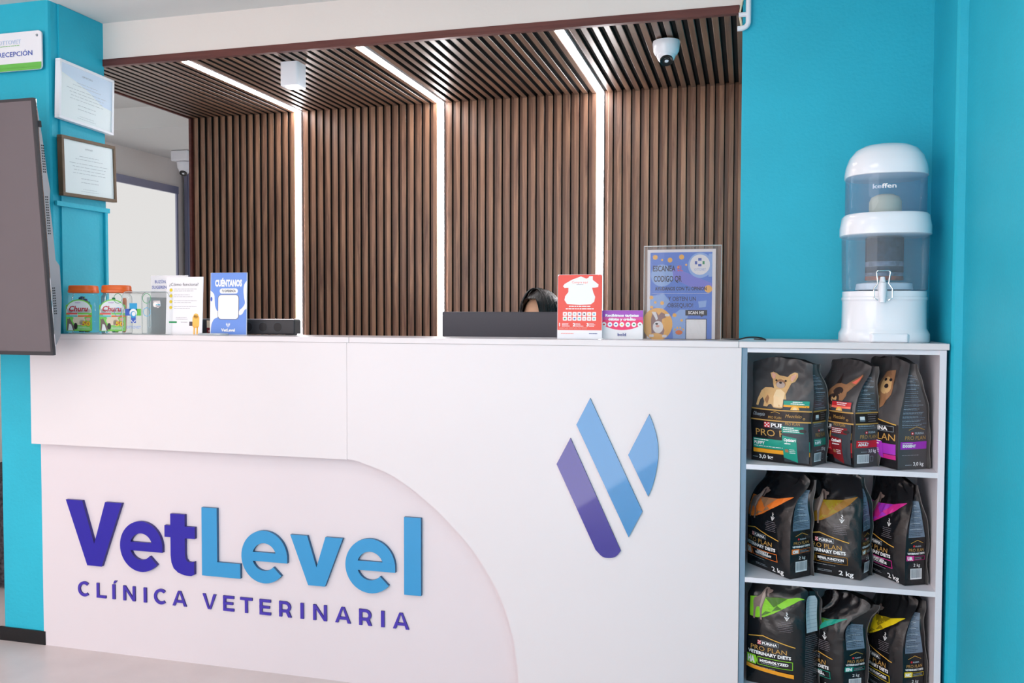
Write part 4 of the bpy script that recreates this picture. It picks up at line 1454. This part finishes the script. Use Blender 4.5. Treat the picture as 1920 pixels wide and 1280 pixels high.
        if code == 'HA':
            Q.poly([(D * .14, H * .56), (D * .86, H * .56), (D * .88, H * .95), (D * .14, H * .95)], 'panel_pale', 1)
            for i in range(9):
                Q.rect(D * .18, H * (.60 + .036 * i), D * .84, H * (.6025 + .036 * i), 'sidetext', 2)
            Q.lines(D * .08, D * .9, H * .53, 34, .0042, .0010, 'slate', 1, seed)
            Q.lines(D * .08, D * .9, H * .53, 26, .0056, .0009, 'gtext', 2, seed + 7)
        else:
            zt = sidetop or .86
            Q.poly([(D * .10, H * .46), (D * .92, H * .46), (D * .90, H * zt), (D * .12, H * zt)], 'sidetext', 1)
            k = int((zt - .47) * H / .0042)
            Q.lines(D * .12, D * .89, H * (zt - .012), k, .0042, .0014, 'slate', 2, seed, 'l')
            Q.lines(D * .16, D * .85, H * (zt - .05), k // 4, .0160, .0012, 'panel_pale', 3, seed + 1, 'l')
            Q.line([(D * .22, H * .405), (D * .52, H * .435), (D * .82, H * .405)], .0012, 'goldline', 2)
            Q.ell(D * .36, H * .378, .0030, .0030, 'red', 2, 12)
            Q.text('PURINA', D * .42, H * .371, .0036, 'pale', 2, w=D * .3, bold=.04)
            Q.text('PRO PLAN', D * .14, H * .326, .0085, 'gold', 2, w=D * .72)
            Q.text('VETERINARY DIETS', D * .08, H * .298, .0048, 'white', 2, w=D * .84, bold=.05)
            Q.rect(D * .05, H * .236, D * .38, H * .286, color, 2)
            Q.text(code, D * .09, H * .245, .0082, 'white', 3, w=D * .25, bold=.08)
            Q.frame(D * .38, H * .242, D * .94, H * .280, .0009, color, 2)
            Q.lines(D * .42, D * .90, H * .264, 2, .0038, .0013, 'pale', 3, seed)
            Q.text('2 kg', D * .38, H * .180, .0085, 'white', 2, w=D * .32)
            Q.rect(D * .24, H * .058, D * .80, H * .160, 'white', 2)
            x = D * .27
            rr = random.Random(3)
            while x < D * .77:
                ww = rr.choice((.0004, .0007, .001))
                Q.rect(x, H * .072, x + ww, H * .155, 'grey_text', 3)
                x += ww + rr.choice((.0006, .001))
    else:                       # retail bags of the top shelf
        X = lambda k: x0 + ws * k
        Y = lambda k: H * k
        P.poly([(0, Y(.0)), (W, Y(.0)), (W, Y(.40)), (x0 + ws * .5, Y(.44)), (0, Y(.455))], 'black', 1)
        if kind == 'exigent':
            P.line([(X(.0), Y(.50)), (X(.97), Y(.40))], .0028, 'goldline', 2)
        P.frame(X(.36), Y(.335), X(.93), Y(.385), .0008, 'pale', 2)
        P.rect(X(.26), Y(.335), X(.36), Y(.388), 'red', 2)
        for i in range(3):
            for j in range(3):
                if (i + j) % 2 == 0:
                    P.rect(X(.27 + .027 * i), Y(.342 + .014 * j), X(.294 + .027 * i), Y(.354 + .014 * j), 'white', 3)
        P.text('PURINA', X(.38), Y(.345), .0098, 'white', 3, w=ws * .44, bold=.04)
        P.text('PRO PLAN', X(.10), Y(.255), .0185, 'gold', 3, w=ws * (.86))
        P.poly([(X(.04), Y(.13)), (X(.97), Y(.13)), (X(.97), Y(.225)), (X(.04), Y(.225))], color, 2)
        P.lines(X(.06), X(.40), Y(.21), 1, .004, .0022, 'white', 3, seed)
        P.text(nm[0], X(.06), Y(.168), .0085, 'white', 3, bold=.04)
        P.lines(X(.06), X(.7), Y(.148), 1, .004, .0016, 'white', 3, seed + 1)
        P.poly([(X(.04), Y(.085)), (X(.97), Y(.085)), (X(.97), Y(.125)), (X(.04), Y(.125))], {'teal': 'amber', 'red': 'dred', 'purple': 'magenta'}[color], 2)
        P.text('3,0 kg', X(.14), Y(.028), .0105, 'white', 3, w=ws * .24, bold=.03)
        P.lines(X(.03), X(.12), Y(.036), 1, .004, .0015, 'pale', 3, 2)
        D = d_
        Q.lines(D * .10, D * .95, H * .86, 30, .0052, .0016, 'sidetext', 1, seed, 'l')
        Q.lines(D * .10, D * .95, H * .857, 14, .0110, .0012, 'pale', 2, seed, 'l')
        if kind == 'exigent':
            Q.line([(D * .32, H * .355), (D * .58, H * .385), (D * .88, H * .355)], .0014, 'goldline', 2)
            zt_ = .0
        else:
            zt_ = .0
        Q.ell(D * .44, H * .325, .0042, .0042, 'red', 2, 14)
        Q.ell(D * .44, H * .325, .0018, .0018, 'white', 3, 8)
        Q.text('PURINA', D * .52, H * .317, .0055, 'pale', 2, w=D * .34, bold=.04)
        Q.text('PRO PLAN', D * .20, H * .268, .0105, 'gold', 2, w=D * .72)
        Q.rect(D * .06, H * .182, D * .97, H * .250, color, 2)
        Q.text(nm[0], D * .13, H * .200, .0070, 'white', 3, bold=.06)
        Q.lines(D * .12, D * .60, H * .232, 1, .004, .0016, 'white', 3, seed)
        if kind != 'exigent':
            Q.text('3,0 kg', D * .58, H * .135, .0090, 'white', 2, w=D * .34, bold=.02)
            Q.lines(D * .26, D * .54, H * .138, 1, .004, .0018, 'pale', 2, 2)
            Q.rect(D * .10, H * .035, D * .62, H * .118, 'white', 2)
            x = D * .13
            rr = random.Random(4)
            while x < D * .59:
                ww = rr.choice((.0004, .0007, .001))
                Q.rect(x, H * .045, x + ww, H * .112, 'grey_text', 3)
                x += ww + rr.choice((.0006, .001))
            Q.frame(D * .67, H * .05, D * .80, H * .10, .0008, 'pale', 2)
        else:
            Q.lines(D * .12, D * .94, H * .125, 1, .004, .0018, 'gtext', 2, 3)
            Q.text('3,0 kg', D * .52, H * .032, .0100, 'white', 2, w=D * .36, bold=.02)
            Q.lines(D * .24, D * .48, H * .036, 1, .004, .0020, 'pale', 2, 2)
    P.build('front_print', fmap, t, grid=.010)
    Q.build('side_print', smap, t, grid=.010)
    return t, fmap, smap, w_, d_, H, nF


# --- bottom and middle shelves
G1 = 'pet food bags on the shelf unit'
bag('dark bag with orange facets and an orange OM code, left of the middle shelf', (.012, .152), (.130, .010), (.190, .066), .47, .300, 1, 'vet', 'orange', 'OM', ('OBESITY', 'MANAGEMENT'), t0=.50, top=.40, fold=(.03, .02), gus=.030)
bag('dark bag with brown facets and RENAL FUNCTION print, centre of the middle shelf', (.178, .110), (.326, .052), (.357, .112), .47, .305, 2, 'vet', 'brown', 'NF', ('RENAL FUNCTION',), t0=.45, top=.44, fold=(-.01, .03), gus=.018)
bag('dark bag with magenta facets and a magenta UR code, right of the middle shelf', (.352, .176), (.440, .034), (.498, .064), .47, .296, 3, 'vet', 'magenta', 'UR', ('URINARY St/Ox', 'SOLUBLE'), t0=.40, top=.44, fold=(.0, .03), gus=.014, sidetop=.80)
bag('dark bag with light green facets and green HA code, left of the bottom shelf', (.012, .062), (.170, .018), (.214, .062), .14, .308, 4, 'vet', 'green', 'HA', ('HYDROLYZED',), t0=.88, top=.30, fold=(.0, .0), gus=.010, bulge=.018, dv=.055, df=.14, pw=.90, wa=.45)
bag('dark bag with teal facets and a teal EN code, centre of the bottom shelf', (.165, .125), (.281, .030), (.345, .066), .14, .285, 5, 'vet', 'teal', 'EN', ('GASTRO', 'INTESTINAL'), t0=.60, top=.38, fold=(.045, -.01), gus=.024, sidetop=.70)
bag('dark bag with yellow facets and a yellow NC code, right of the bottom shelf', (.350, .165), (.437, .030), (.498, .062), .14, .298, 6, 'vet', 'yellow', 'NC', ('NEUROCARE',), t0=.45, top=.40, fold=(.02, .03), gus=.018, sidetop=.84)

# --- top shelf
b1 = bag('grey and black bag with a fawn puppy photo, left of the top shelf', (.020, .085), (.186, .012), (.226, .075), .80, .306, 11, 'retail', 'teal', '', ('PUPPY',), t0=.60, top=.36, fold=(-.012, .02), gus=.018, body='bag_grey', bulge=.020)
b2 = bag('grey and black bag with a red ADULT band, centre of the top shelf', (.205, .165), (.300, .022), (.366, .066), .80, .303, 12, 'retail', 'red', '', ('ADULT',), t0=.48, top=.42, fold=(.018, .02), gus=.020, body='bag_grey')
b3 = bag('grey and black bag with a purple EXIGENT band, right of the top shelf', (.330, .165), (.413, .014), (.495, .062), .80, .312, 13, 'exigent', 'purple', '', ('EXIGENT',), t0=.40, top=.40, fold=(.0, .02), gus=.018, body='bag_grey')


def pup(P, x, y, w, h):
    M = lambda pts: [(x + w * a, y + h * b) for a, b in pts]
    P.poly(M(PUP), 'fawn', 4)
    P.poly(M([(.46, .0), (.44, .30), (.50, .50), (.60, .52), (.70, .42), (.68, .2), (.66, .0)]), 'fawn2', 5)
    P.poly(M([(.38, .95), (.42, .97), (.49, .92), (.46, .82), (.41, .80)]), 'pink', 5)
    P.poly(M([(.95, .97), (.84, .90), (.82, .80), (.86, .74), (.92, .84)]), 'pink', 5)
    P.ell(x + w * .60, y + h * .67, w * .115, h * .13, 'fawn3', 5, 18)
    P.ell(x + w * .60, y + h * .64, w * .10, h * .095, 'hound2', 6, 18)
    P.ell(x + w * .60, y + h * .70, w * .035, h * .03, 'nose', 7, 12)
    P.ell(x + w * .50, y + h * .76, w * .026, h * .028, 'nose', 7, 12)
    P.ell(x + w * .715, y + h * .76, w * .026, h * .028, 'nose', 7, 12)
    P.poly(M([(.22, .2), (.30, .35), (.34, .25), (.30, .06)]), 'fawn3', 5)


P = Print()
pup(P, .016, .165, .128, .098)
P.build('puppy_photo', b1[1], b1[0], grid=.010)
# promotional sleeve round the left and centre bags
for (t, fm, smp, w_, d_, H, nF), seed in ((b1, 1), (b2, 2)):
    P = Print()
    P.rect(0, H * .410, w_, H * .505, 'bandbrown', 8)
    P.rect(0, H * .400, w_, H * .412, 'gold', 9)
    P.rect(0, H * .503, w_, H * .515, 'gold', 9)
    P.text('PRO PLAN', w_ * .34, H * .425, .0075, 'gold', 10, w=w_ * .22)
    P.line([(w_ * .38, H * .480), (w_ * .45, H * .495), (w_ * .53, H * .480)], .0012, 'goldline', 10)
    if seed == 1:
        P.text('Obsequio', w_ * .05, H * .445, .0105, 'pale', 10, w=w_ * .22, shear=.2)
    P.text('Mezclalo', w_ * .62, H * .445, .0095, 'gold', 10, w=w_ * .24, shear=.2)
    P.ring(w_ * .90, H * .438, .003, .0012, 'gold', 10, 12)
    P.build('promotional_sleeve', lambda u, v, L, fm=fm: fm(u, v, L) + nF * .0012, t, grid=.010)
    Q = Print()
    Q.rect(0, H * .410, d_, H * .505, 'bandbrown', 4)
    Q.rect(0, H * .400, d_, H * .412, 'gold', 5)
    Q.rect(0, H * .503, d_, H * .515, 'gold', 5)
    Q.rect(d_ * .18, H * .430, d_ * .38, H * .475, 'white', 6)
    Q.rect(d_ * .18, H * .430, d_ * .38, H * .445, 'grey_text', 7)
    Q.lines(d_ * .52, d_ * .95, H * .49, 4, .0062, .0016, 'gtext', 6, seed)
    Q.build('sleeve_side', smp, t, grid=.010)
# sachets taped to the front of the left and centre bags
for (t, fm, smp, w_, d_, H, nF), c, c2, seed, nmz in ((b1, 'teal', 'dgreen', 1, 'Optistart'), (b2, 'red', 'dred', 2, 'Optihealth')):
    P = Print()
    a0, a1 = w_ * .57, w_ * .965
    P.rect(a0, H * .515, a1, H * .615, 'slate', 8)
    P.rect(a0 + .002, H * .565, a1 - .001, H * .605, c, 9)
    P.rect(a0 + .002, H * .545, a1 - .001, H * .565, 'amber' if seed == 1 else 'coral', 9)
    P.lines(a0 + .02, a1 - .012, H * .59, 2, .005, .0025, 'white', 10, seed, 'c')
    P.ell((a0 + a1) / 2 - .002, H * .521, .012, .011, 'posteror', 10, 20, 0, 180)
    P.ell((a0 + a1) / 2 - .002, H * .521, .006, .007, 'fawn2', 11, 16, 0, 180)
    P.rect(a0, H * .02, a1, H * .40, 'slate', 8)
    P.rect(a0, H * .30, a1 - .012, H * .36, c2 if seed == 2 else 'teal', 9)
    P.lines(a0 + .004, a1 - .022, H * .345, 3, .0052, .0022, 'white', 10, seed)
    P.ell(a1 - .014, H * .325, .010, .005, 'nose', 10, 14)
    P.poly([(a0, H * .06), (a0 + .040, H * .02), (a0 + .040, H * .255), (a0, H * .275)], 'teal' if seed == 1 else 'dred', 9)
    P.text(nmz, a0 + .004, H * .222, .0080, 'white', 10, w=.034, bold=.04, shear=.15)
    P.lines(a0 + .006, a0 + .032, H * .195, 1, .005, .0028, 'white', 10, seed)
    P.rect(a0 + .006, H * .115, a0 + .016, H * .145, 'fawn3', 10)
    P.lines(a0 + .019, a0 + .036, H * .14, 3, .0048, .0018, 'white', 10, seed + 4)
    P.text('PRO PLAN', a0 + .010, H * .372, .0080, 'gold', 10, w=.040)
    P.build('attached_sachet', lambda u, v, L, fm=fm, nF=nF: fm(u, v, L) + nF * .0016, t, grid=.010)
# terrier and yorkshire photos on the centre and right bags
t, fm, smp, w_, d_, H, nF = b2
P = Print()
P.poly([(w_ * .36, H * .53), (w_ * .38, H * .70), (w_ * .50, H * .78), (w_ * .72, H * .76), (w_ * .80, H * .66), (w_ * .72, H * .53)], 'fawn3', 3)
P.poly([(w_ * .66, H * .74), (w_ * .76, H * .80), (w_ * .90, H * .88), (w_ * .93, H * .86), (w_ * .88, H * .77), (w_ * .76, H * .68)], 'fawn3', 3)
P.poly([(w_ * .78, H * .78), (w_ * .90, H * .865), (w_ * .86, H * .77)], 'coral', 4)
P.poly([(w_ * .46, H * .76), (w_ * .50, H * .86), (w_ * .58, H * .77)], 'hound3', 4)
P.ell(w_ * .60, H * .70, w_ * .10, H * .035, 'hound3', 4)
P.ell(w_ * .56, H * .62, w_ * .13, H * .055, 'hound3', 4)
P.ell(w_ * .58, H * .625, w_ * .06, H * .028, 'fawn', 5)
P.ell(w_ * .57, H * .645, w_ * .03, H * .014, 'nose', 6, 12)
P.build('dog_photo', fm, t, grid=.010)
t, fm, smp, w_, d_, H, nF = b3
P = Print()
P.poly([(w_ * .36, H * .46), (w_ * .38, H * .62), (w_ * .46, H * .76), (w_ * .56, H * .86), (w_ * .64, H * .87), (w_ * .76, H * .885), (w_ * .80, H * .80), (w_ * .76, H * .66), (w_ * .66, H * .56), (w_ * .52, H * .50), (w_ * .42, H * .42)], 'fawn3', 3)
P.ell(w_ * .64, H * .74, w_ * .11, H * .075, 'fawn', 4)
P.ell(w_ * .60, H * .79, w_ * .03, H * .014, 'nose', 5, 12)
P.ell(w_ * .71, H * .79, w_ * .03, H * .014, 'nose', 5, 12)
P.ell(w_ * .65, H * .735, w_ * .04, H * .02, 'nose', 5, 12)
P.poly([(w_ * .50, H * .66), (w_ * .56, H * .64), (w_ * .52, H * .52), (w_ * .44, H * .48)], 'fawn', 4)
P.poly([(w_ * .42, H * .12), (w_ * .72, H * .09), (w_ * .72, H * .24), (w_ * .42, H * .26)], 'purple', 6)
P.lines(w_ * .44, w_ * .70, H * .235, 2, .007, .003, 'white', 7, 2)
P.lines(w_ * .52, w_ * .70, H * .165, 3, .005, .002, 'white', 7, 3)
P.build('dog_photo', fm, t, grid=.010)

# ------------------------------------------------------------------ seated person behind the monitor
pr = thing('person', 'dark haired person seated behind the monitor with only the forehead and hair visible', 'person', (-.80, .88, 0))
px, py = -.805, .86


def skin_mesh(name, pts, edges, m, parent, lev=2):
    me = bpy.data.meshes.new(name)
    me.from_pydata([p[:3] for p in pts], edges, [])
    o = bpy.data.objects.new(name, me)
    C.objects.link(o)
    sk = o.modifiers.new('skin', 'SKIN')
    for i, p in enumerate(pts):
        r = p[3]
        me.skin_vertices[0].data[i].radius = r if isinstance(r, tuple) else (r, r)
    me.skin_vertices[0].data[0].use_root = True
    sub = o.modifiers.new('sub', 'SUBSURF')
    sub.levels = sub.render_levels = lev
    dg = bpy.context.evaluated_depsgraph_get()
    nm = bpy.data.meshes.new_from_object(o.evaluated_get(dg))
    bpy.data.objects.remove(o)
    nm.name = name
    nm.materials.clear()
    nm.materials.append(MATS[m])
    nm.polygons.foreach_set('use_smooth', [True] * len(nm.polygons))
    o = bpy.data.objects.new(name, nm)
    C.objects.link(o)
    bpy.context.view_layer.update()
    o.parent = parent
    o.matrix_parent_inverse = parent.matrix_world.inverted()
    return o


B = [(px, py + .06, .50, (.15, .11)), (px, py + .05, .68, (.12, .10)), (px, py + .03, .88, (.145, .10)), (px, py + .02, .97, (.12, .085)), (px, py + .0, 1.04, .052), (px, py - .015, 1.10, .05),
     (px - .17, py + .02, .965, .055), (px - .22, py - .08, .80, .042), (px - .18, py - .18, .775, .034), (px - .15, py - .225, .770, .028),
     (px + .17, py + .02, .965, .055), (px + .25, py - .08, .80, .042), (px + .24, py - .18, .775, .034), (px + .23, py - .225, .770, .028),
     (px - .10, py - .30, .50, .085), (px - .10, py - .34, .12, .05), (px - .10, py - .42, .05, .04), (px + .10, py - .30, .50, .085), (px + .10, py - .34, .12, .05), (px + .10, py - .42, .05, .04)]
E_ = [(0, 1), (1, 2), (2, 3), (3, 4), (4, 5), (3, 6), (6, 7), (7, 8), (8, 9), (3, 10), (10, 11), (11, 12), (12, 13), (0, 14), (14, 15), (15, 16), (0, 17), (17, 18), (18, 19)]
skin_mesh('body', B, E_, 'skin', pr)
B2 = [(x, y, z, (tuple(q * 1.09 + .004 for q in r) if isinstance(r, tuple) else r * 1.1 + .004)) for x, y, z, r in B]
Bc = [B2[i] for i in (0, 1, 2, 3, 6, 7, 10, 11, 14, 15, 17, 18)]
skin_mesh('scrubs', Bc, [(0, 1), (1, 2), (2, 3), (3, 4), (4, 5), (3, 6), (6, 7), (0, 8), (8, 9), (0, 10), (10, 11)], 'scrubs', pr)
for s in (-1, 1):      # hands resting on the desk
    hx, hy = (px - .14 if s < 0 else px + .22), py - .24
    pts = [(hx, hy, .765, (.030, .016)), (hx, hy - .045, .763, (.036, .014))]
    ed = [(0, 1)]
    for k, ln in enumerate((.055, .068, .074, .066)):
        fx = hx + (-.027 + .018 * k)
        a = len(pts)
        pts += [(fx, hy - .07, .764, .0092), (fx, hy - .07 - ln * .55, .762, .0086), (fx, hy - .07 - ln, .750, .0075)]
        ed += [(1, a), (a, a + 1), (a + 1, a + 2)]
    a = len(pts)
    pts += [(hx - s * .036, hy - .03, .762, .011), (hx - s * .052, hy - .065, .758, .0095)]
    ed += [(0, a), (a, a + 1)]
    skin_mesh('hand', pts, ed, 'skin', pr, 2)
hc = (px, py, 1.205)


def headf(p):
    q = p.copy()
    if q.z < 0:
        q.x *= 1 - .30 * (-q.z) ** 1.3
        q.y *= 1 - .12 * (-q.z)
        if q.y < 0:
            q.y -= .10 * (-q.z)
    if q.y < -.3:
        k = max(0, 1 - abs(q.x) * 5) * max(0, 1 - abs(q.z + .18) * 4)
        q.y -= .16 * k
        e = max(0, 1 - ((abs(q.x) - .36) ** 2 + (q.z - .05) ** 2) * 40)
        q.y += .10 * e
    return q


hd = MB().ball(hc, (.074, .094, .116), 40, 28, 0, headf)
for s in (-1, 1):
    hd.ball((px + s * .074, py + .005, 1.195), (.010, .018, .030), 12, 8)
hd.build('head', 'skin', pr, smooth=True)
for s in (-1, 1):
    e = MB().ball((px + s * .030, py - .078, 1.208), .012, 14, 10).build('eye', 'ink_white' if 'ink_white' in MATS else 'paper', pr, smooth=True)
MB().tube([(px - .022, py - .089, 1.140), (px, py - .094, 1.142), (px + .022, py - .089, 1.140)], [.003, .006, .003], 8).build('mouth', 'ink_pink', pr, smooth=True)
# hair: parted left of centre, falling to both sides behind the forehead
hv, hf = [], []
NU, NV = 56, 26
for j in range(NV + 1):
    tt = j / NV
    for i in range(NU):
        a = 2 * pi * i / NU                        # -pi/2 is the face
        front_ = cos(a + pi / 2 + .30)
        # how far down this lock falls (front locks stop at the hair line)
        z_end = 1.02 + (1.292 - 1.02) * sm(.72, .97, front_)
        th = tt * pi * .62
        r = 1.0
        x = .090 * sin(min(th, pi / 2)) * cos(a)
        y = .110 * sin(min(th, pi / 2)) * sin(a)
        z = hc[2] + .126 * cos(th) if th < pi / 2 else hc[2] - (th - pi / 2) / (pi * .12) * .18
        z = max(z, z_end)
        # parting groove
        pg = math.exp(-((x + .030) / .010) ** 2) * max(0, .3 - sin(a)) * .008 * (1 - tt)
        w_n = .0035 * noise.noise(Vector((a * 7, tt * 2, 3)))
        hv.append((px + x * (1 + w_n * 8), py + .006 + y * (1 + w_n * 8), z - pg + w_n * .5))
for j in range(NV):
    for i in range(NU):
        q = (j * NU + i, j * NU + (i + 1) % NU, (j + 1) * NU + (i + 1) % NU, (j + 1) * NU + i)
        hf.append(q)
hr = MB().add(hv, hf)
rh = random.Random(8)
for i in range(90):                                  # separate strands over the shell
    a = rh.uniform(0, 2 * pi)
    fr = cos(a + pi / 2 + .30)
    if fr > .80:
        continue
    x0_, z0_ = -.030, hc[2] + .129
    pts = []
    for k in range(9):
        th = .12 + k / 8 * (1.35 if fr > .5 else 1.8)
        s_ = sin(min(th, pi / 2))
        pts.append((px + (.093 * s_ * cos(a)) - .028 * (1 - s_), py + .006 + .113 * s_ * sin(a), hc[2] + .130 * cos(th) + rh.uniform(-.001, .001)))
    hr.tube(pts, [.0022] * 8 + [.0008], 5)
hr.build('hair', 'hair', pr, smooth=True)
# office chair under the person
oc = thing('office_chair', 'black office chair the person sits on behind the counter', 'chair', (px, py + .1, 0))
MB().box(px - .23, px + .23, py - .22, py + .22, .37, .425).build('seat', 'black_plastic', oc, bevel=.03)
MB().box(px - .21, px + .21, py + .185, py + .23, .50, .88).build('backrest', 'black_plastic', oc, bevel=.02)
MB().tube([(px, py, .06), (px, py, .37)], .025, 12).tube([(px, py + .1, .36), (px, py + .235, .42), (px, py + .24, .6)], .015, 8).build('post', 'tv_dark', oc)
m = MB()
for i in range(5):
    a = 2 * pi * i / 5 + .3
    m.tube([(px, py, .08), (px + .26 * cos(a), py + .26 * sin(a) * .9, .05)], [.02, .014], 8)
    m.ball((px + .26 * cos(a), py + .26 * sin(a) * .9, .026), .025, 12, 8)
m.build('base', 'black_plastic', oc)

# ------------------------------------------------------------------ ceiling light panels of the front room
for x, y, nm in ((-1.6, -1.25, 'left front'), (-.25, -1.25, 'right front'), (-1.6, -3.1, 'left rear'), (-.1, -3.6, 'right rear'), (-3.2, -2.0, 'far left')):
    t = thing('ceiling_light', f'square white ceiling light panel at the {nm} of the front room', 'light', (x, y, CZ), 'ceiling light panels of the front room')
    m = MB()
    m.box(x - .31, x + .31, y - .31, y - .30, CZ - .012, CZ).box(x - .31, x + .31, y + .30, y + .31, CZ - .012, CZ).box(x - .31, x - .30, y - .3, y + .3, CZ - .012, CZ).box(x + .30, x + .31, y - .3, y + .3, CZ - .012, CZ)
    m.build('frame', 'white_plastic', t)
    MB().box(x - .30, x + .30, y - .30, y + .30, CZ - .008, CZ - .001).build('diffuser', 'panel_light', t)
